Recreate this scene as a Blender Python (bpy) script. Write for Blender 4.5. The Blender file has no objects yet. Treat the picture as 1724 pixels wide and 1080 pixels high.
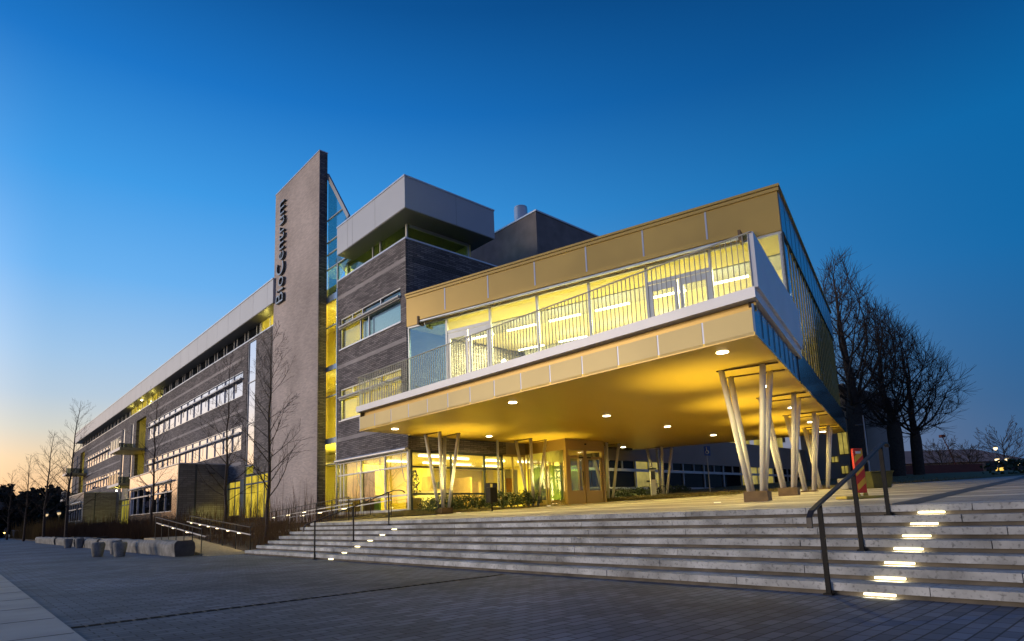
import bpy, bmesh, math, random
from mathutils import Vector, Matrix
R = math.radians
sc = bpy.context.scene
COL = sc.collection

# ------------------------------------------------------------------ camera
PITCH, ROLL = R(8.46), R(-1.9854)
cp, sp = math.cos(PITCH), math.sin(PITCH)
r0, fw, u0 = Vector((1, 0, 0)), Vector((0, cp, sp)), Vector((0, -sp, cp))
cr, sr = math.cos(ROLL), math.sin(ROLL)
rv = cr * r0 + sr * u0
uv = -sr * r0 + cr * u0
cam = bpy.data.cameras.new('camera')
camo = bpy.data.objects.new('camera', cam)
COL.objects.link(camo)
m = Matrix((rv, uv, -fw)).transposed().to_4x4()
m.translation = Vector((0, 0, 1.08))
camo.matrix_world = m
cam.sensor_fit = 'HORIZONTAL'
cam.sensor_width = 36
cam.lens = 1036.6 / 1724 * 36
cam.shift_x = (862 - 836.8) / 1724
cam.shift_y = (713.3 - 540) / 1724
cam.clip_start = 0.1
cam.clip_end = 5000
sc.camera = camo

# ------------------------------------------------------------------ sky
SUN_EL, SUN_AZ = R(5), R(-97)          # azimuth measured from +Y, clockwise positive
w = bpy.data.worlds.new('World')
sc.world = w
w.use_nodes = True
nt = w.node_tree
nt.nodes.clear()


def N(nt, t, **k):
    n = nt.nodes.new(t)
    for a, b in k.items():
        setattr(n, a, b)
    return n


def ramp(n, stops):
    e = n.color_ramp.elements
    while len(e) > 1:
        e.remove(e[-1])
    e[0].position = stops[0][0]
    e[0].color = (*stops[0][1], 1)
    for p, c in stops[1:]:
        x = e.new(p)
        x.color = (*c, 1)


def math_n(nt, op, a, b=None, clamp=False):
    n = N(nt, 'ShaderNodeMath', operation=op)
    n.use_clamp = clamp
    for i, v in enumerate((a, b)):
        if v is None:
            continue
        if isinstance(v, (int, float)):
            n.inputs[i].default_value = v
        else:
            nt.links.new(v, n.inputs[i])
    return n.outputs[0]


tc = N(nt, 'ShaderNodeTexCoord')
sep = N(nt, 'ShaderNodeSeparateXYZ')
nt.links.new(tc.outputs['Generated'], sep.inputs[0])
el = math_n(nt, 'DIVIDE', math_n(nt, 'ARCSINE', sep.outputs[2]), R(90), True)
hl = math_n(nt, 'SQRT', math_n(nt, 'ADD', math_n(nt, 'ADD', math_n(nt, 'MULTIPLY', sep.outputs[0], sep.outputs[0]), math_n(nt, 'MULTIPLY', sep.outputs[1], sep.outputs[1])), 1e-5))
GA = R(-62)                            # azimuth of the afterglow
dt = math_n(nt, 'ADD', math_n(nt, 'MULTIPLY', sep.outputs[0], math.sin(GA)), math_n(nt, 'MULTIPLY', sep.outputs[1], math.cos(GA)))
dt = math_n(nt, 'DIVIDE', dt, hl)
gl = N(nt, 'ShaderNodeMapRange', interpolation_type='SMOOTHSTEP')
gl.inputs['From Min'].default_value = -0.35
gl.inputs['From Max'].default_value = 1.0
nt.links.new(dt, gl.inputs['Value'])
rw = N(nt, 'ShaderNodeValToRGB')
ramp(rw, [(0.0, (1.0, .47, .17)), (.03, (1.0, .60, .30)), (.06, (.93, .69, .43)), (.085, (.68, .67, .60)), (.115, (.48, .61, .74)), (.15, (.36, .57, .82)), (.22, (.15, .45, .88)), (.30, (.05, .33, .80)), (.39, (.010, .18, .58)), (.47, (.003, .095, .34)), (.56, (.0, .06, .25)), (1, (.002, .05, .2))])
re_ = N(nt, 'ShaderNodeValToRGB')
ramp(re_, [(0.0, (.030, .115, .27)), (.08, (.014, .105, .28)), (.2, (.0, .130, .38)), (.30, (.0, .125, .375)), (.38, (.0, .074, .26)), (.47, (.0, .045, .17)), (1, (.0, .03, .12))])
for q in (rw, re_):
    nt.links.new(el, q.inputs[0])
mx = N(nt, 'ShaderNodeMix', data_type='RGBA')
nt.links.new(gl.outputs[0], mx.inputs['Factor'])
nt.links.new(re_.outputs[0], mx.inputs['A'])
nt.links.new(rw.outputs[0], mx.inputs['B'])
g2 = N(nt, 'ShaderNodeMapRange', interpolation_type='SMOOTHSTEP')
g2.inputs['From Min'].default_value = 0.90
g2.inputs['From Max'].default_value = 1.0
nt.links.new(dt, g2.inputs['Value'])
rg_ = N(nt, 'ShaderNodeValToRGB')
ramp(rg_, [(0.0, (1.0, .50, .22)), (.07, (.9, .62, .42)), (.16, (.55, .48, .46)), (.28, (.12, .12, .13)), (.4, (0, 0, 0))])
nt.links.new(el, rg_.inputs[0])
ga = N(nt, 'ShaderNodeMix', data_type='RGBA', blend_type='ADD')
nt.links.new(g2.outputs[0], ga.inputs['Factor'])
nt.links.new(mx.outputs['Result'], ga.inputs['A'])
nt.links.new(rg_.outputs[0], ga.inputs['B'])
# faint rosy glow added to the unseen sky, warms faces turned from the sunset
AA = R(150)
db = math_n(nt, 'ADD', math_n(nt, 'MULTIPLY', sep.outputs[0], math.sin(AA)), math_n(nt, 'MULTIPLY', sep.outputs[1], math.cos(AA)))
db = math_n(nt, 'DIVIDE', db, hl)
g3 = N(nt, 'ShaderNodeMapRange', interpolation_type='SMOOTHSTEP')
g3.inputs['From Min'].default_value = 0.1
g3.inputs['From Max'].default_value = 1.0
nt.links.new(db, g3.inputs['Value'])
rb_ = N(nt, 'ShaderNodeValToRGB')
ramp(rb_, [(0.0, (.15, .095, .07)), (.2, (.17, .10, .07)), (.38, (.07, .035, .025)), (.55, (0, 0, 0))])
nt.links.new(el, rb_.inputs[0])
gb = N(nt, 'ShaderNodeMix', data_type='RGBA', blend_type='ADD')
nt.links.new(g3.outputs[0], gb.inputs['Factor'])
nt.links.new(ga.outputs['Result'], gb.inputs['A'])
nt.links.new(rb_.outputs[0], gb.inputs['B'])
sky = N(nt, 'ShaderNodeTexSky', sky_type='NISHITA')
sky.sun_disc = False
sky.sun_elevation = SUN_EL
sky.sun_rotation = SUN_AZ
sky.altitude = 50
b1 = N(nt, 'ShaderNodeBackground')
b2 = N(nt, 'ShaderNodeBackground')
nt.links.new(gb.outputs['Result'], b1.inputs[0])
nt.links.new(sky.outputs[0], b2.inputs[0])
b1.inputs[1].default_value = 1.0
b2.inputs[1].default_value = 0.004
ads = N(nt, 'ShaderNodeAddShader')
wo = N(nt, 'ShaderNodeOutputWorld')
nt.links.new(b1.outputs[0], ads.inputs[0])
nt.links.new(b2.outputs[0], ads.inputs[1])
nt.links.new(ads.outputs[0], wo.inputs[0])

# afterglow of the set sun: low, very wide, warm
sl = bpy.data.lights.new('afterglow_sun', 'SUN')
sl.energy = 2.1
sl.angle = R(20)
sl.color = (1.0, .82, .62)
so = bpy.data.objects.new('afterglow_sun', sl)
COL.objects.link(so)
sd = Vector((math.sin(SUN_AZ) * math.cos(SUN_EL), math.cos(SUN_AZ) * math.cos(SUN_EL), math.sin(SUN_EL)))
so.rotation_euler = sd.to_track_quat('Z', 'Y').to_euler()

sc.view_settings.view_transform = 'Standard'
sc.view_settings.look = 'None'
sc.view_settings.exposure = 0
sc.view_settings.gamma = 1
sc.cycles.use_denoising = True
sc.cycles.max_bounces = 8
sc.cycles.transparent_max_bounces = 16
sc.cycles.sample_clamp_indirect = 4
sc.cycles.caustics_reflective = False
sc.cycles.caustics_refractive = False

# ------------------------------------------------------------------ frames
C0 = Vector((-3.80, 25.95, 0))
A, B = R(41.595), R(56.677)
D2 = Vector((math.cos(A), math.sin(A), 0))
D1 = Vector((-math.sin(A), math.cos(A), 0))
W2 = Vector((math.cos(B), math.sin(B), 0))
W1 = Vector((-math.sin(B), math.cos(B), 0))
TH = B - A


def Mw(x, y, z=0):
    return C0 + D2 * x + D1 * y + Vector((0, 0, z))


def Ww(x, y, z=0):
    return C0 + W2 * x + W1 * y + Vector((0, 0, z))


def m2w(x, y):
    return (x * math.cos(TH) + y * math.sin(TH), -x * math.sin(TH) + y * math.cos(TH))


def w2m(x, y):
    return (x * math.cos(TH) - y * math.sin(TH), x * math.sin(TH) + y * math.cos(TH))


def plaza_z(xm):
    return 1.02 + .037 * (xm + 3.95)


# ------------------------------------------------------------------ materials
MATS = {}


def newmat(name):
    m = bpy.data.materials.new(name)
    m.use_nodes = True
    MATS[name] = m
    return m, m.node_tree, m.node_tree.nodes['Principled BSDF']


def noise_col(nt, base, amt, scale, detail=4, coord='Object', stretch=None):
    tc = N(nt, 'ShaderNodeTexCoord')
    vec = tc.outputs[coord]
    if stretch:
        mp = N(nt, 'ShaderNodeMapping')
        mp.inputs['Scale'].default_value = stretch
        nt.links.new(vec, mp.inputs[0])
        vec = mp.outputs[0]
    n = N(nt, 'ShaderNodeTexNoise')
    n.inputs['Scale'].default_value = scale
    n.inputs['Detail'].default_value = detail
    nt.links.new(vec, n.inputs['Vector'])
    cr = N(nt, 'ShaderNodeValToRGB')
    lo = tuple(max(0, c * (1 - amt)) for c in base)
    hi = tuple(min(1, c * (1 + amt)) for c in base)
    ramp(cr, [(.3, lo), (.7, hi)])
    nt.links.new(n.outputs[0], cr.inputs[0])
    return cr.outputs[0], n.outputs[0]


def mat(name, col, rough=.6, metal=0, amt=.15, scale=3, bump=0, spec=.5, stretch=None, island=0, speck=0):
    m, nt, b = newmat(name)
    c, f = noise_col(nt, col, amt, scale, stretch=stretch)
    if speck:
        tc2 = N(nt, 'ShaderNodeTexCoord')
        for sc2, lo2, hi2, am in ((22, .30, .46, speck), (.9, .34, .52, speck * .6)):
            n2 = N(nt, 'ShaderNodeTexNoise')
            n2.inputs['Scale'].default_value = sc2
            n2.inputs['Detail'].default_value = 5
            nt.links.new(tc2.outputs['Object'], n2.inputs['Vector'])
            r2_ = N(nt, 'ShaderNodeMapRange')
            r2_.inputs['From Min'].default_value = lo2
            r2_.inputs['From Max'].default_value = hi2
            r2_.inputs['To Min'].default_value = 1 - am
            nt.links.new(n2.outputs[0], r2_.inputs[0])
            m2_ = N(nt, 'ShaderNodeMix', data_type='RGBA', blend_type='MULTIPLY')
            m2_.inputs['Factor'].default_value = 1
            nt.links.new(c, m2_.inputs['A'])
            nt.links.new(r2_.outputs[0], m2_.inputs['B'])
            c = m2_.outputs['Result']
    if island:
        ge = N(nt, 'ShaderNodeNewGeometry')
        mr = N(nt, 'ShaderNodeMapRange')
        mr.inputs['To Min'].default_value = 1 - island
        mr.inputs['To Max'].default_value = 1 + island
        nt.links.new(ge.outputs['Random Per Island'], mr.inputs[0])
        mm = N(nt, 'ShaderNodeMix', data_type='RGBA', blend_type='MULTIPLY')
        mm.inputs['Factor'].default_value = 1
        nt.links.new(c, mm.inputs['A'])
        nt.links.new(mr.outputs[0], mm.inputs['B'])
        c = mm.outputs['Result']
    nt.links.new(c, b.inputs['Base Color'])
    b.inputs['Roughness'].default_value = rough
    b.inputs['Metallic'].default_value = metal
    b.inputs['Specular IOR Level'].default_value = spec
    if bump:
        bp = N(nt, 'ShaderNodeBump')
        bp.inputs['Strength'].default_value = bump
        bp.inputs['Distance'].default_value = .02
        nt.links.new(f, bp.inputs['Height'])
        nt.links.new(bp.outputs[0], b.inputs['Normal'])
    return m


def emit(name, col, strength):
    m = bpy.data.materials.new(name)
    m.use_nodes = True
    nt = m.node_tree
    nt.nodes.clear()
    e = N(nt, 'ShaderNodeEmission')
    e.inputs[0].default_value = (*col, 1)
    e.inputs[1].default_value = strength
    o = N(nt, 'ShaderNodeOutputMaterial')
    nt.links.new(e.outputs[0], o.inputs[0])
    MATS[name] = m
    return m


def brick_mat(name, c1, c2, mortar, bw, bh, mw, bias=0, rough=.85, swap=False, bump=.14, flat=False, tone=.25, spec=.3):
    m, nt, b = newmat(name)
    tc = N(nt, 'ShaderNodeTexCoord')
    s = N(nt, 'ShaderNodeSeparateXYZ')
    nt.links.new(tc.outputs['Object'], s.inputs[0])
    cb = N(nt, 'ShaderNodeCombineXYZ')
    if flat:
        nt.links.new(s.outputs[1 if swap else 0], cb.inputs[0])
        nt.links.new(s.outputs[0 if swap else 1], cb.inputs[1])
    else:
        nt.links.new(math_n(nt, 'ADD', s.outputs[0], s.outputs[1]), cb.inputs[0])
        nt.links.new(s.outputs[2], cb.inputs[1])
    br = N(nt, 'ShaderNodeTexBrick')
    br.inputs['Scale'].default_value = 1
    br.inputs['Brick Width'].default_value = bw
    br.inputs['Row Height'].default_value = bh
    br.inputs['Mortar Size'].default_value = mw
    br.inputs['Mortar Smooth'].default_value = .2
    br.inputs['Bias'].default_value = bias
    br.inputs['Color1'].default_value = (*c1, 1)
    br.inputs['Color2'].default_value = (*c2, 1)
    br.inputs['Mortar'].default_value = (*mortar, 1)
    nt.links.new(cb.outputs[0], br.inputs['Vector'])
    n = N(nt, 'ShaderNodeTexNoise')
    n.inputs['Scale'].default_value = .35
    n.inputs['Detail'].default_value = 6
    nt.links.new(tc.outputs['Object'], n.inputs['Vector'])
    mr = N(nt, 'ShaderNodeMapRange')
    mr.inputs['From Min'].default_value = .3
    mr.inputs['From Max'].default_value = .7
    mr.inputs['To Min'].default_value = 1 - tone
    mr.inputs['To Max'].default_value = 1 + tone
    nt.links.new(n.outputs[0], mr.inputs[0])
    mm = N(nt, 'ShaderNodeMix', data_type='RGBA', blend_type='MULTIPLY')
    mm.inputs['Factor'].default_value = 1
    nt.links.new(br.outputs['Color'], mm.inputs['A'])
    nt.links.new(mr.outputs[0], mm.inputs['B'])
    nt.links.new(mm.outputs['Result'], b.inputs['Base Color'])
    b.inputs['Roughness'].default_value = rough
    b.inputs['Specular IOR Level'].default_value = spec
    bp = N(nt, 'ShaderNodeBump')
    bp.inputs['Strength'].default_value = bump
    bp.inputs['Distance'].default_value = .006
    bp.invert = True
    nt.links.new(br.outputs['Fac'], bp.inputs['Height'])
    nt.links.new(bp.outputs[0], b.inputs['Normal'])
    return m


def glass_mat(name, tint, base_refl, spread=.75, ior=1.5, gloss=(1, 1, 1), emitc=None, estr=0, rough=0.0):
    """clear pane: tinted see-through + mirror reflection that grows at grazing angles"""
    m = bpy.data.materials.new(name)
    m.use_nodes = True
    nt = m.node_tree
    nt.nodes.clear()
    if emitc is not None:
        t = N(nt, 'ShaderNodeEmission')
        tcn = N(nt, 'ShaderNodeTexCoord')
        nz = N(nt, 'ShaderNodeTexNoise')
        nz.inputs['Scale'].default_value = 1.3
        nt.links.new(tcn.outputs['Object'], nz.inputs['Vector'])
        cr = N(nt, 'ShaderNodeValToRGB')
        ramp(cr, [(.35, tuple(c * .55 for c in emitc)), (.62, emitc)])
        nt.links.new(nz.outputs[0], cr.inputs[0])
        nt.links.new(cr.outputs[0], t.inputs[0])
        t.inputs[1].default_value = estr
    elif tint is None:
        t = N(nt, 'ShaderNodeBsdfDiffuse')
        t.inputs[0].default_value = (.012, .014, .016, 1)
    else:
        t = N(nt, 'ShaderNodeBsdfTransparent')
        t.inputs[0].default_value = (*tint, 1)
    g = N(nt, 'ShaderNodeBsdfGlossy')
    g.inputs['Roughness'].default_value = rough
    g.inputs[0].default_value = (*gloss, 1)
    ge = N(nt, 'ShaderNodeNewGeometry')
    dp = N(nt, 'ShaderNodeVectorMath', operation='DOT_PRODUCT')
    nt.links.new(ge.outputs['Normal'], dp.inputs[0])
    nt.links.new(ge.outputs['Incoming'], dp.inputs[1])
    inv = math_n(nt, 'SUBTRACT', 1, math_n(nt, 'ABSOLUTE', dp.outputs['Value']), True)
    r0_ = ((ior - 1) / (ior + 1)) ** 2 + base_refl
    fac = math_n(nt, 'ADD', math_n(nt, 'MULTIPLY', math_n(nt, 'POWER', inv, 5), 1 - r0_), r0_, True)
    mxs = N(nt, 'ShaderNodeMixShader')
    nt.links.new(fac, mxs.inputs[0])
    nt.links.new(t.outputs[0], mxs.inputs[1])
    nt.links.new(g.outputs[0], mxs.inputs[2])
    o = N(nt, 'ShaderNodeOutputMaterial')
    nt.links.new(mxs.outputs[0], o.inputs[0])
    MATS[name] = m
    return m


brick_mat('dark_brick', (.27, .245, .255), (.115, .105, .115), (.07, .064, .066), .40, .085, .014, tone=.22)
brick_mat('pale_brick', (.52, .44, .42), (.38, .325, .32), (.42, .375, .36), .26, .065, .010, tone=.2)
brick_mat('stripe_brick', (.40, .37, .38), (.34, .31, .32), (.26, .25, .25), .40, .062, .008)
brick_mat('side_brick', (.26, .24, .22), (.18, .165, .15), (.12, .11, .10), .55, .14, .012, tone=.2)
brick_mat('black_brick', (.04, .04, .045), (.09, .085, .09), (.10, .095, .1), .13, .12, .03, tone=.1)
brick_mat('paver', (.150, .168, .215), (.078, .09, .12), (.026, .028, .034), .28, .14, .009, flat=True, rough=.72, tone=.42, spec=.35)
mat('zinc', (.43, .445, .49), .5, .2, .04, .5)
mat('zinc_dark', (.30, .31, .34), .5, .3, .08, .6)
mat('soffit_metal', (.20, .205, .20), .5, .2, .1, .5)
mat('coping', (.55, .56, .60), .35, .6, .08, 2)
mat('gold_panel', (.47, .31, .088), .38, .35, .12, .35)
mat('gold_low', (.50, .39, .165), .46, .18, .08, .5, island=.10)
mat('joint_metal', (.42, .45, .58), .4, .3, .05, 2)
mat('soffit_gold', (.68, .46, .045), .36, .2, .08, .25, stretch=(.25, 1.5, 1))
mat('white_metal', (.72, .72, .76), .4, .1, .05, 1)
mat('column_paint', (.74, .71, .64), .45, 0, .06, 2)
mat('frame_metal', (.50, .51, .54), .4, .4, .06, 3)
mat('baluster', (.27, .265, .26), .5, .2, .05, 3)
mat('plant_clad', (.20, .172, .172), .85, 0, .18, 1.5, .15)
mat('frame_dark', (.045, .055, .065), .4, .4, .1, 3)
mat('bronze_box', (.13, .085, .05), .6, .3, .25, 4)
mat('dark_panel', (.035, .038, .05), .12, .2, .3, 3)
mat('side_panel', (.25, .32, .42), .22, .55, .05, .5)
mat('interior_wall', (.80, .71, .26), .8, 0, .06, .6)
mat('interior_floor', (.45, .38, .22), .4, 0, .12, 1.2)
mat('interior_white', (.80, .76, .62), .7, 0, .05, .8)
mat('interior_dark', (.10, .075, .05), .6, 0, .2, 1)
mat('interior_wood', (.52, .38, .18), .5, 0, .2, 2)
mat('board_green', (.12, .30, .06), .6, 0, .15, 2)
mat('poster_orange', (.75, .32, .05), .5, 0, .2, 6)
mat('concrete', (.42, .415, .41), .85, 0, .22, 2.2, .25)
mat('step_stone', (.44, .445, .45), .88, 0, .40, 2.3, .4, island=.16, speck=.5)
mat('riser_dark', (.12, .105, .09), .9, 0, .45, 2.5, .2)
mat('slot_dark', (.008, .008, .008), .95, 0, .1, 3, spec=.1)
mat('bench_stone', (.22, .22, .22), .85, 0, .4, 2.6, .6, speck=.45)
mat('bench_end', (.055, .055, .06), .6, 0, .3, 4)
mat('black_metal', (.014, .013, .013), .65, 0, .3, 6, spec=.2)
mat('rail_steel', (.035, .032, .034), .45, .3, .2, 6, spec=.35)
mat('bark', (.038, .030, .026), .95, 0, .4, 9, .5)
mat('twig', (.040, .028, .024), .95, 0, .3, 6)
mat('young_bark', (.060, .042, .034), .9, 0, .35, 8, .3)
mat('reed', (.10, .058, .032), .9, 0, .5, .6)
mat('reed_gold', (.20, .13, .045), .9, 0, .5, .5)
mat('shrub_leaf', (.030, .052, .022), .7, 0, .5, 5)
mat('grass', (.13, .105, .035), .9, 0, .4, 1.5)
mat('soil', (.075, .055, .038), .95, 0, .4, 1.5, .4)
mat('terrain', (.055, .06, .04), .95, 0, .4, .2)
mat('gravel_path', (.40, .33, .22), .95, 0, .25, 12, .4)
mat('hazard_red', (.70, .045, .015), .45, 0, .1, 3)
mat('hazard_yellow', (.85, .48, .03), .45, 0, .1, 3)
mat('yellow_plastic', (.48, .36, .06), .6, 0, .15, 4)
mat('planter_green', (.075, .075, .02), .7, 0, .2, 3)
mat('red_hoarding', (.07, .010, .010), .6, 0, .25, .8)
mat('brown_roof', (.27, .17, .14), .8, 0, .2, .3)
mat('beige_wall', (.50, .36, .27), .85, 0, .15, .4)
mat('far_wall', (.06, .055, .06), .9, 0, .2, .3)
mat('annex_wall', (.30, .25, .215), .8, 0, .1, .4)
mat('blue_sign', (.02, .07, .35), .4, 0, .05, 4)
mat('white_paint', (.75, .75, .74), .5, 0, .05, 3)
mat('letter_face', (.26, .34, .46), .5, .1, .05, 3)
mat('skin', (.45, .28, .2), .6, 0, .05, 5)
mat('cloth_dark', (.03, .03, .04), .9, 0, .2, 8)
mat('rubber', (.02, .02, .02), .8, 0, .2, 8)
mat('conifer', (.010, .014, .008), .95, 0, .5, .5)
mat('light_slab', (.34, .34, .34), .85, 0, .16, 1.1, .15)
emit('tube_light', (1, .93, .62), 9)
emit('downlight', (1, .90, .62), 14)
emit('ground_lens', (1, .85, .5), 1.5)
emit('small_lamp', (1, .72, .4), .9)
emit('step_glow', (1, .84, .46), 5.5)
emit('rail_led', (1, .80, .45), 9)
emit('lamp_glow', (1, .72, .38), 3.2)
emit('warm_window', (1, .62, .12), 1.3)
emit('yellow_light', (1, .74, .05), .8)
emit('bike_light', (1, .66, .15), 12)
emit('green_signal', (.1, 1, .4), 3)
emit('far_glow', (.75, .8, 1), .8)
glass_mat('clear_glass', (.86, .90, .84), .02)
glass_mat('lobby_glass', (.92, .92, .80), .02)
glass_mat('corner_glass', (.40, .52, .62), .26)
glass_mat('front_glass', (.9, .88, .74), .11)
glass_mat('annex_glass', None, .0, ior=1.4, gloss=(.4, .4, .4))
glass_mat('lit_far', None, .03, ior=1.5, emitc=(.9, .70, .14), estr=.5)
glass_mat('stair_glass', (.55, .72, .72), .06)
glass_mat('coated_glass', None, .60, ior=1.6, gloss=(.95, .93, .95))
glass_mat('dark_glass', None, .05, ior=1.5, gloss=(.7, .72, .75))
glass_mat('side_glass', (.42, .40, .30), .34, ior=1.5, gloss=(.75, .85, 1))
mat('mirror_panel', (.72, .70, .70), .14, .9, .03, 1)
mat('frame_light', (.72, .71, .72), .3, .6, .04, 2)
glass_mat('lit_glass', None, .03, ior=1.5, emitc=(1, .72, .06), estr=.95)
glass_mat('lit_blind', None, .03, ior=1.5, emitc=(.75, .60, .04), estr=.75)
glass_mat('balustrade_glass', (.35, .40, .38), .0)

m_ = bpy.data.materials.new('fin_glow')      # translucent fins, lit from the room behind
m_.use_nodes = True
q_ = m_.node_tree
t_ = N(q_, 'ShaderNodeBsdfTranslucent')
t_.inputs[0].default_value = (.85, .78, .42, 1)
x_ = N(q_, 'ShaderNodeMixShader')
x_.inputs[0].default_value = .7
q_.links.new(q_.nodes['Principled BSDF'].outputs[0], x_.inputs[1])
q_.nodes['Principled BSDF'].inputs['Base Color'].default_value = (.6, .5, .25, 1)
q_.links.new(t_.outputs[0], x_.inputs[2])
q_.links.new(x_.outputs[0], q_.nodes['Material Output'].inputs[0])
MATS['fin_glow'] = m_

# upper plaza paving: long pale bands, slab joints
m_, nt_, b_ = newmat('plaza_paving')
tcn = N(nt_, 'ShaderNodeTexCoord')
sp_ = N(nt_, 'ShaderNodeSeparateXYZ')
nt_.links.new(tcn.outputs['Object'], sp_.inputs[0])
cb_ = N(nt_, 'ShaderNodeCombineXYZ')
nt_.links.new(sp_.outputs[1], cb_.inputs[0])
nt_.links.new(sp_.outputs[0], cb_.inputs[1])
br_ = N(nt_, 'ShaderNodeTexBrick')
for k_, v_ in (('Scale', 1), ('Brick Width', .6), ('Row Height', .3), ('Mortar Size', .006)):
    br_.inputs[k_].default_value = v_
br_.inputs['Color1'].default_value = (.42, .375, .33, 1)
br_.inputs['Color2'].default_value = (.34, .305, .27, 1)
br_.inputs['Mortar'].default_value = (.15, .14, .13, 1)
nt_.links.new(cb_.outputs[0], br_.inputs['Vector'])
fr_ = math_n(nt_, 'FRACT', math_n(nt_, 'DIVIDE', math_n(nt_, 'ADD', sp_.outputs[0], 103.9), 2.7))
bd_ = math_n(nt_, 'LESS_THAN', fr_, .2)
mx_ = N(nt_, 'ShaderNodeMix', data_type='RGBA')
nt_.links.new(bd_, mx_.inputs['Factor'])
nt_.links.new(br_.outputs[0], mx_.inputs['A'])
mx_.inputs['B'].default_value = (.62, .57, .51, 1)
nz_ = N(nt_, 'ShaderNodeTexNoise')
nz_.inputs['Scale'].default_value = .8
nz_.inputs['Detail'].default_value = 6
nt_.links.new(tcn.outputs['Object'], nz_.inputs['Vector'])
mr_ = N(nt_, 'ShaderNodeMapRange')
for k_, v_ in (('From Min', .3), ('From Max', .7), ('To Min', .72), ('To Max', 1.2)):
    mr_.inputs[k_].default_value = v_
nt_.links.new(nz_.outputs[0], mr_.inputs[0])
mm_ = N(nt_, 'ShaderNodeMix', data_type='RGBA', blend_type='MULTIPLY')
mm_.inputs['Factor'].default_value = 1
nt_.links.new(mx_.outputs['Result'], mm_.inputs['A'])
nt_.links.new(mr_.outputs[0], mm_.inputs['B'])
nt_.links.new(mm_.outputs['Result'], b_.inputs['Base Color'])
b_.inputs['Roughness'].default_value = .7


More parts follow.
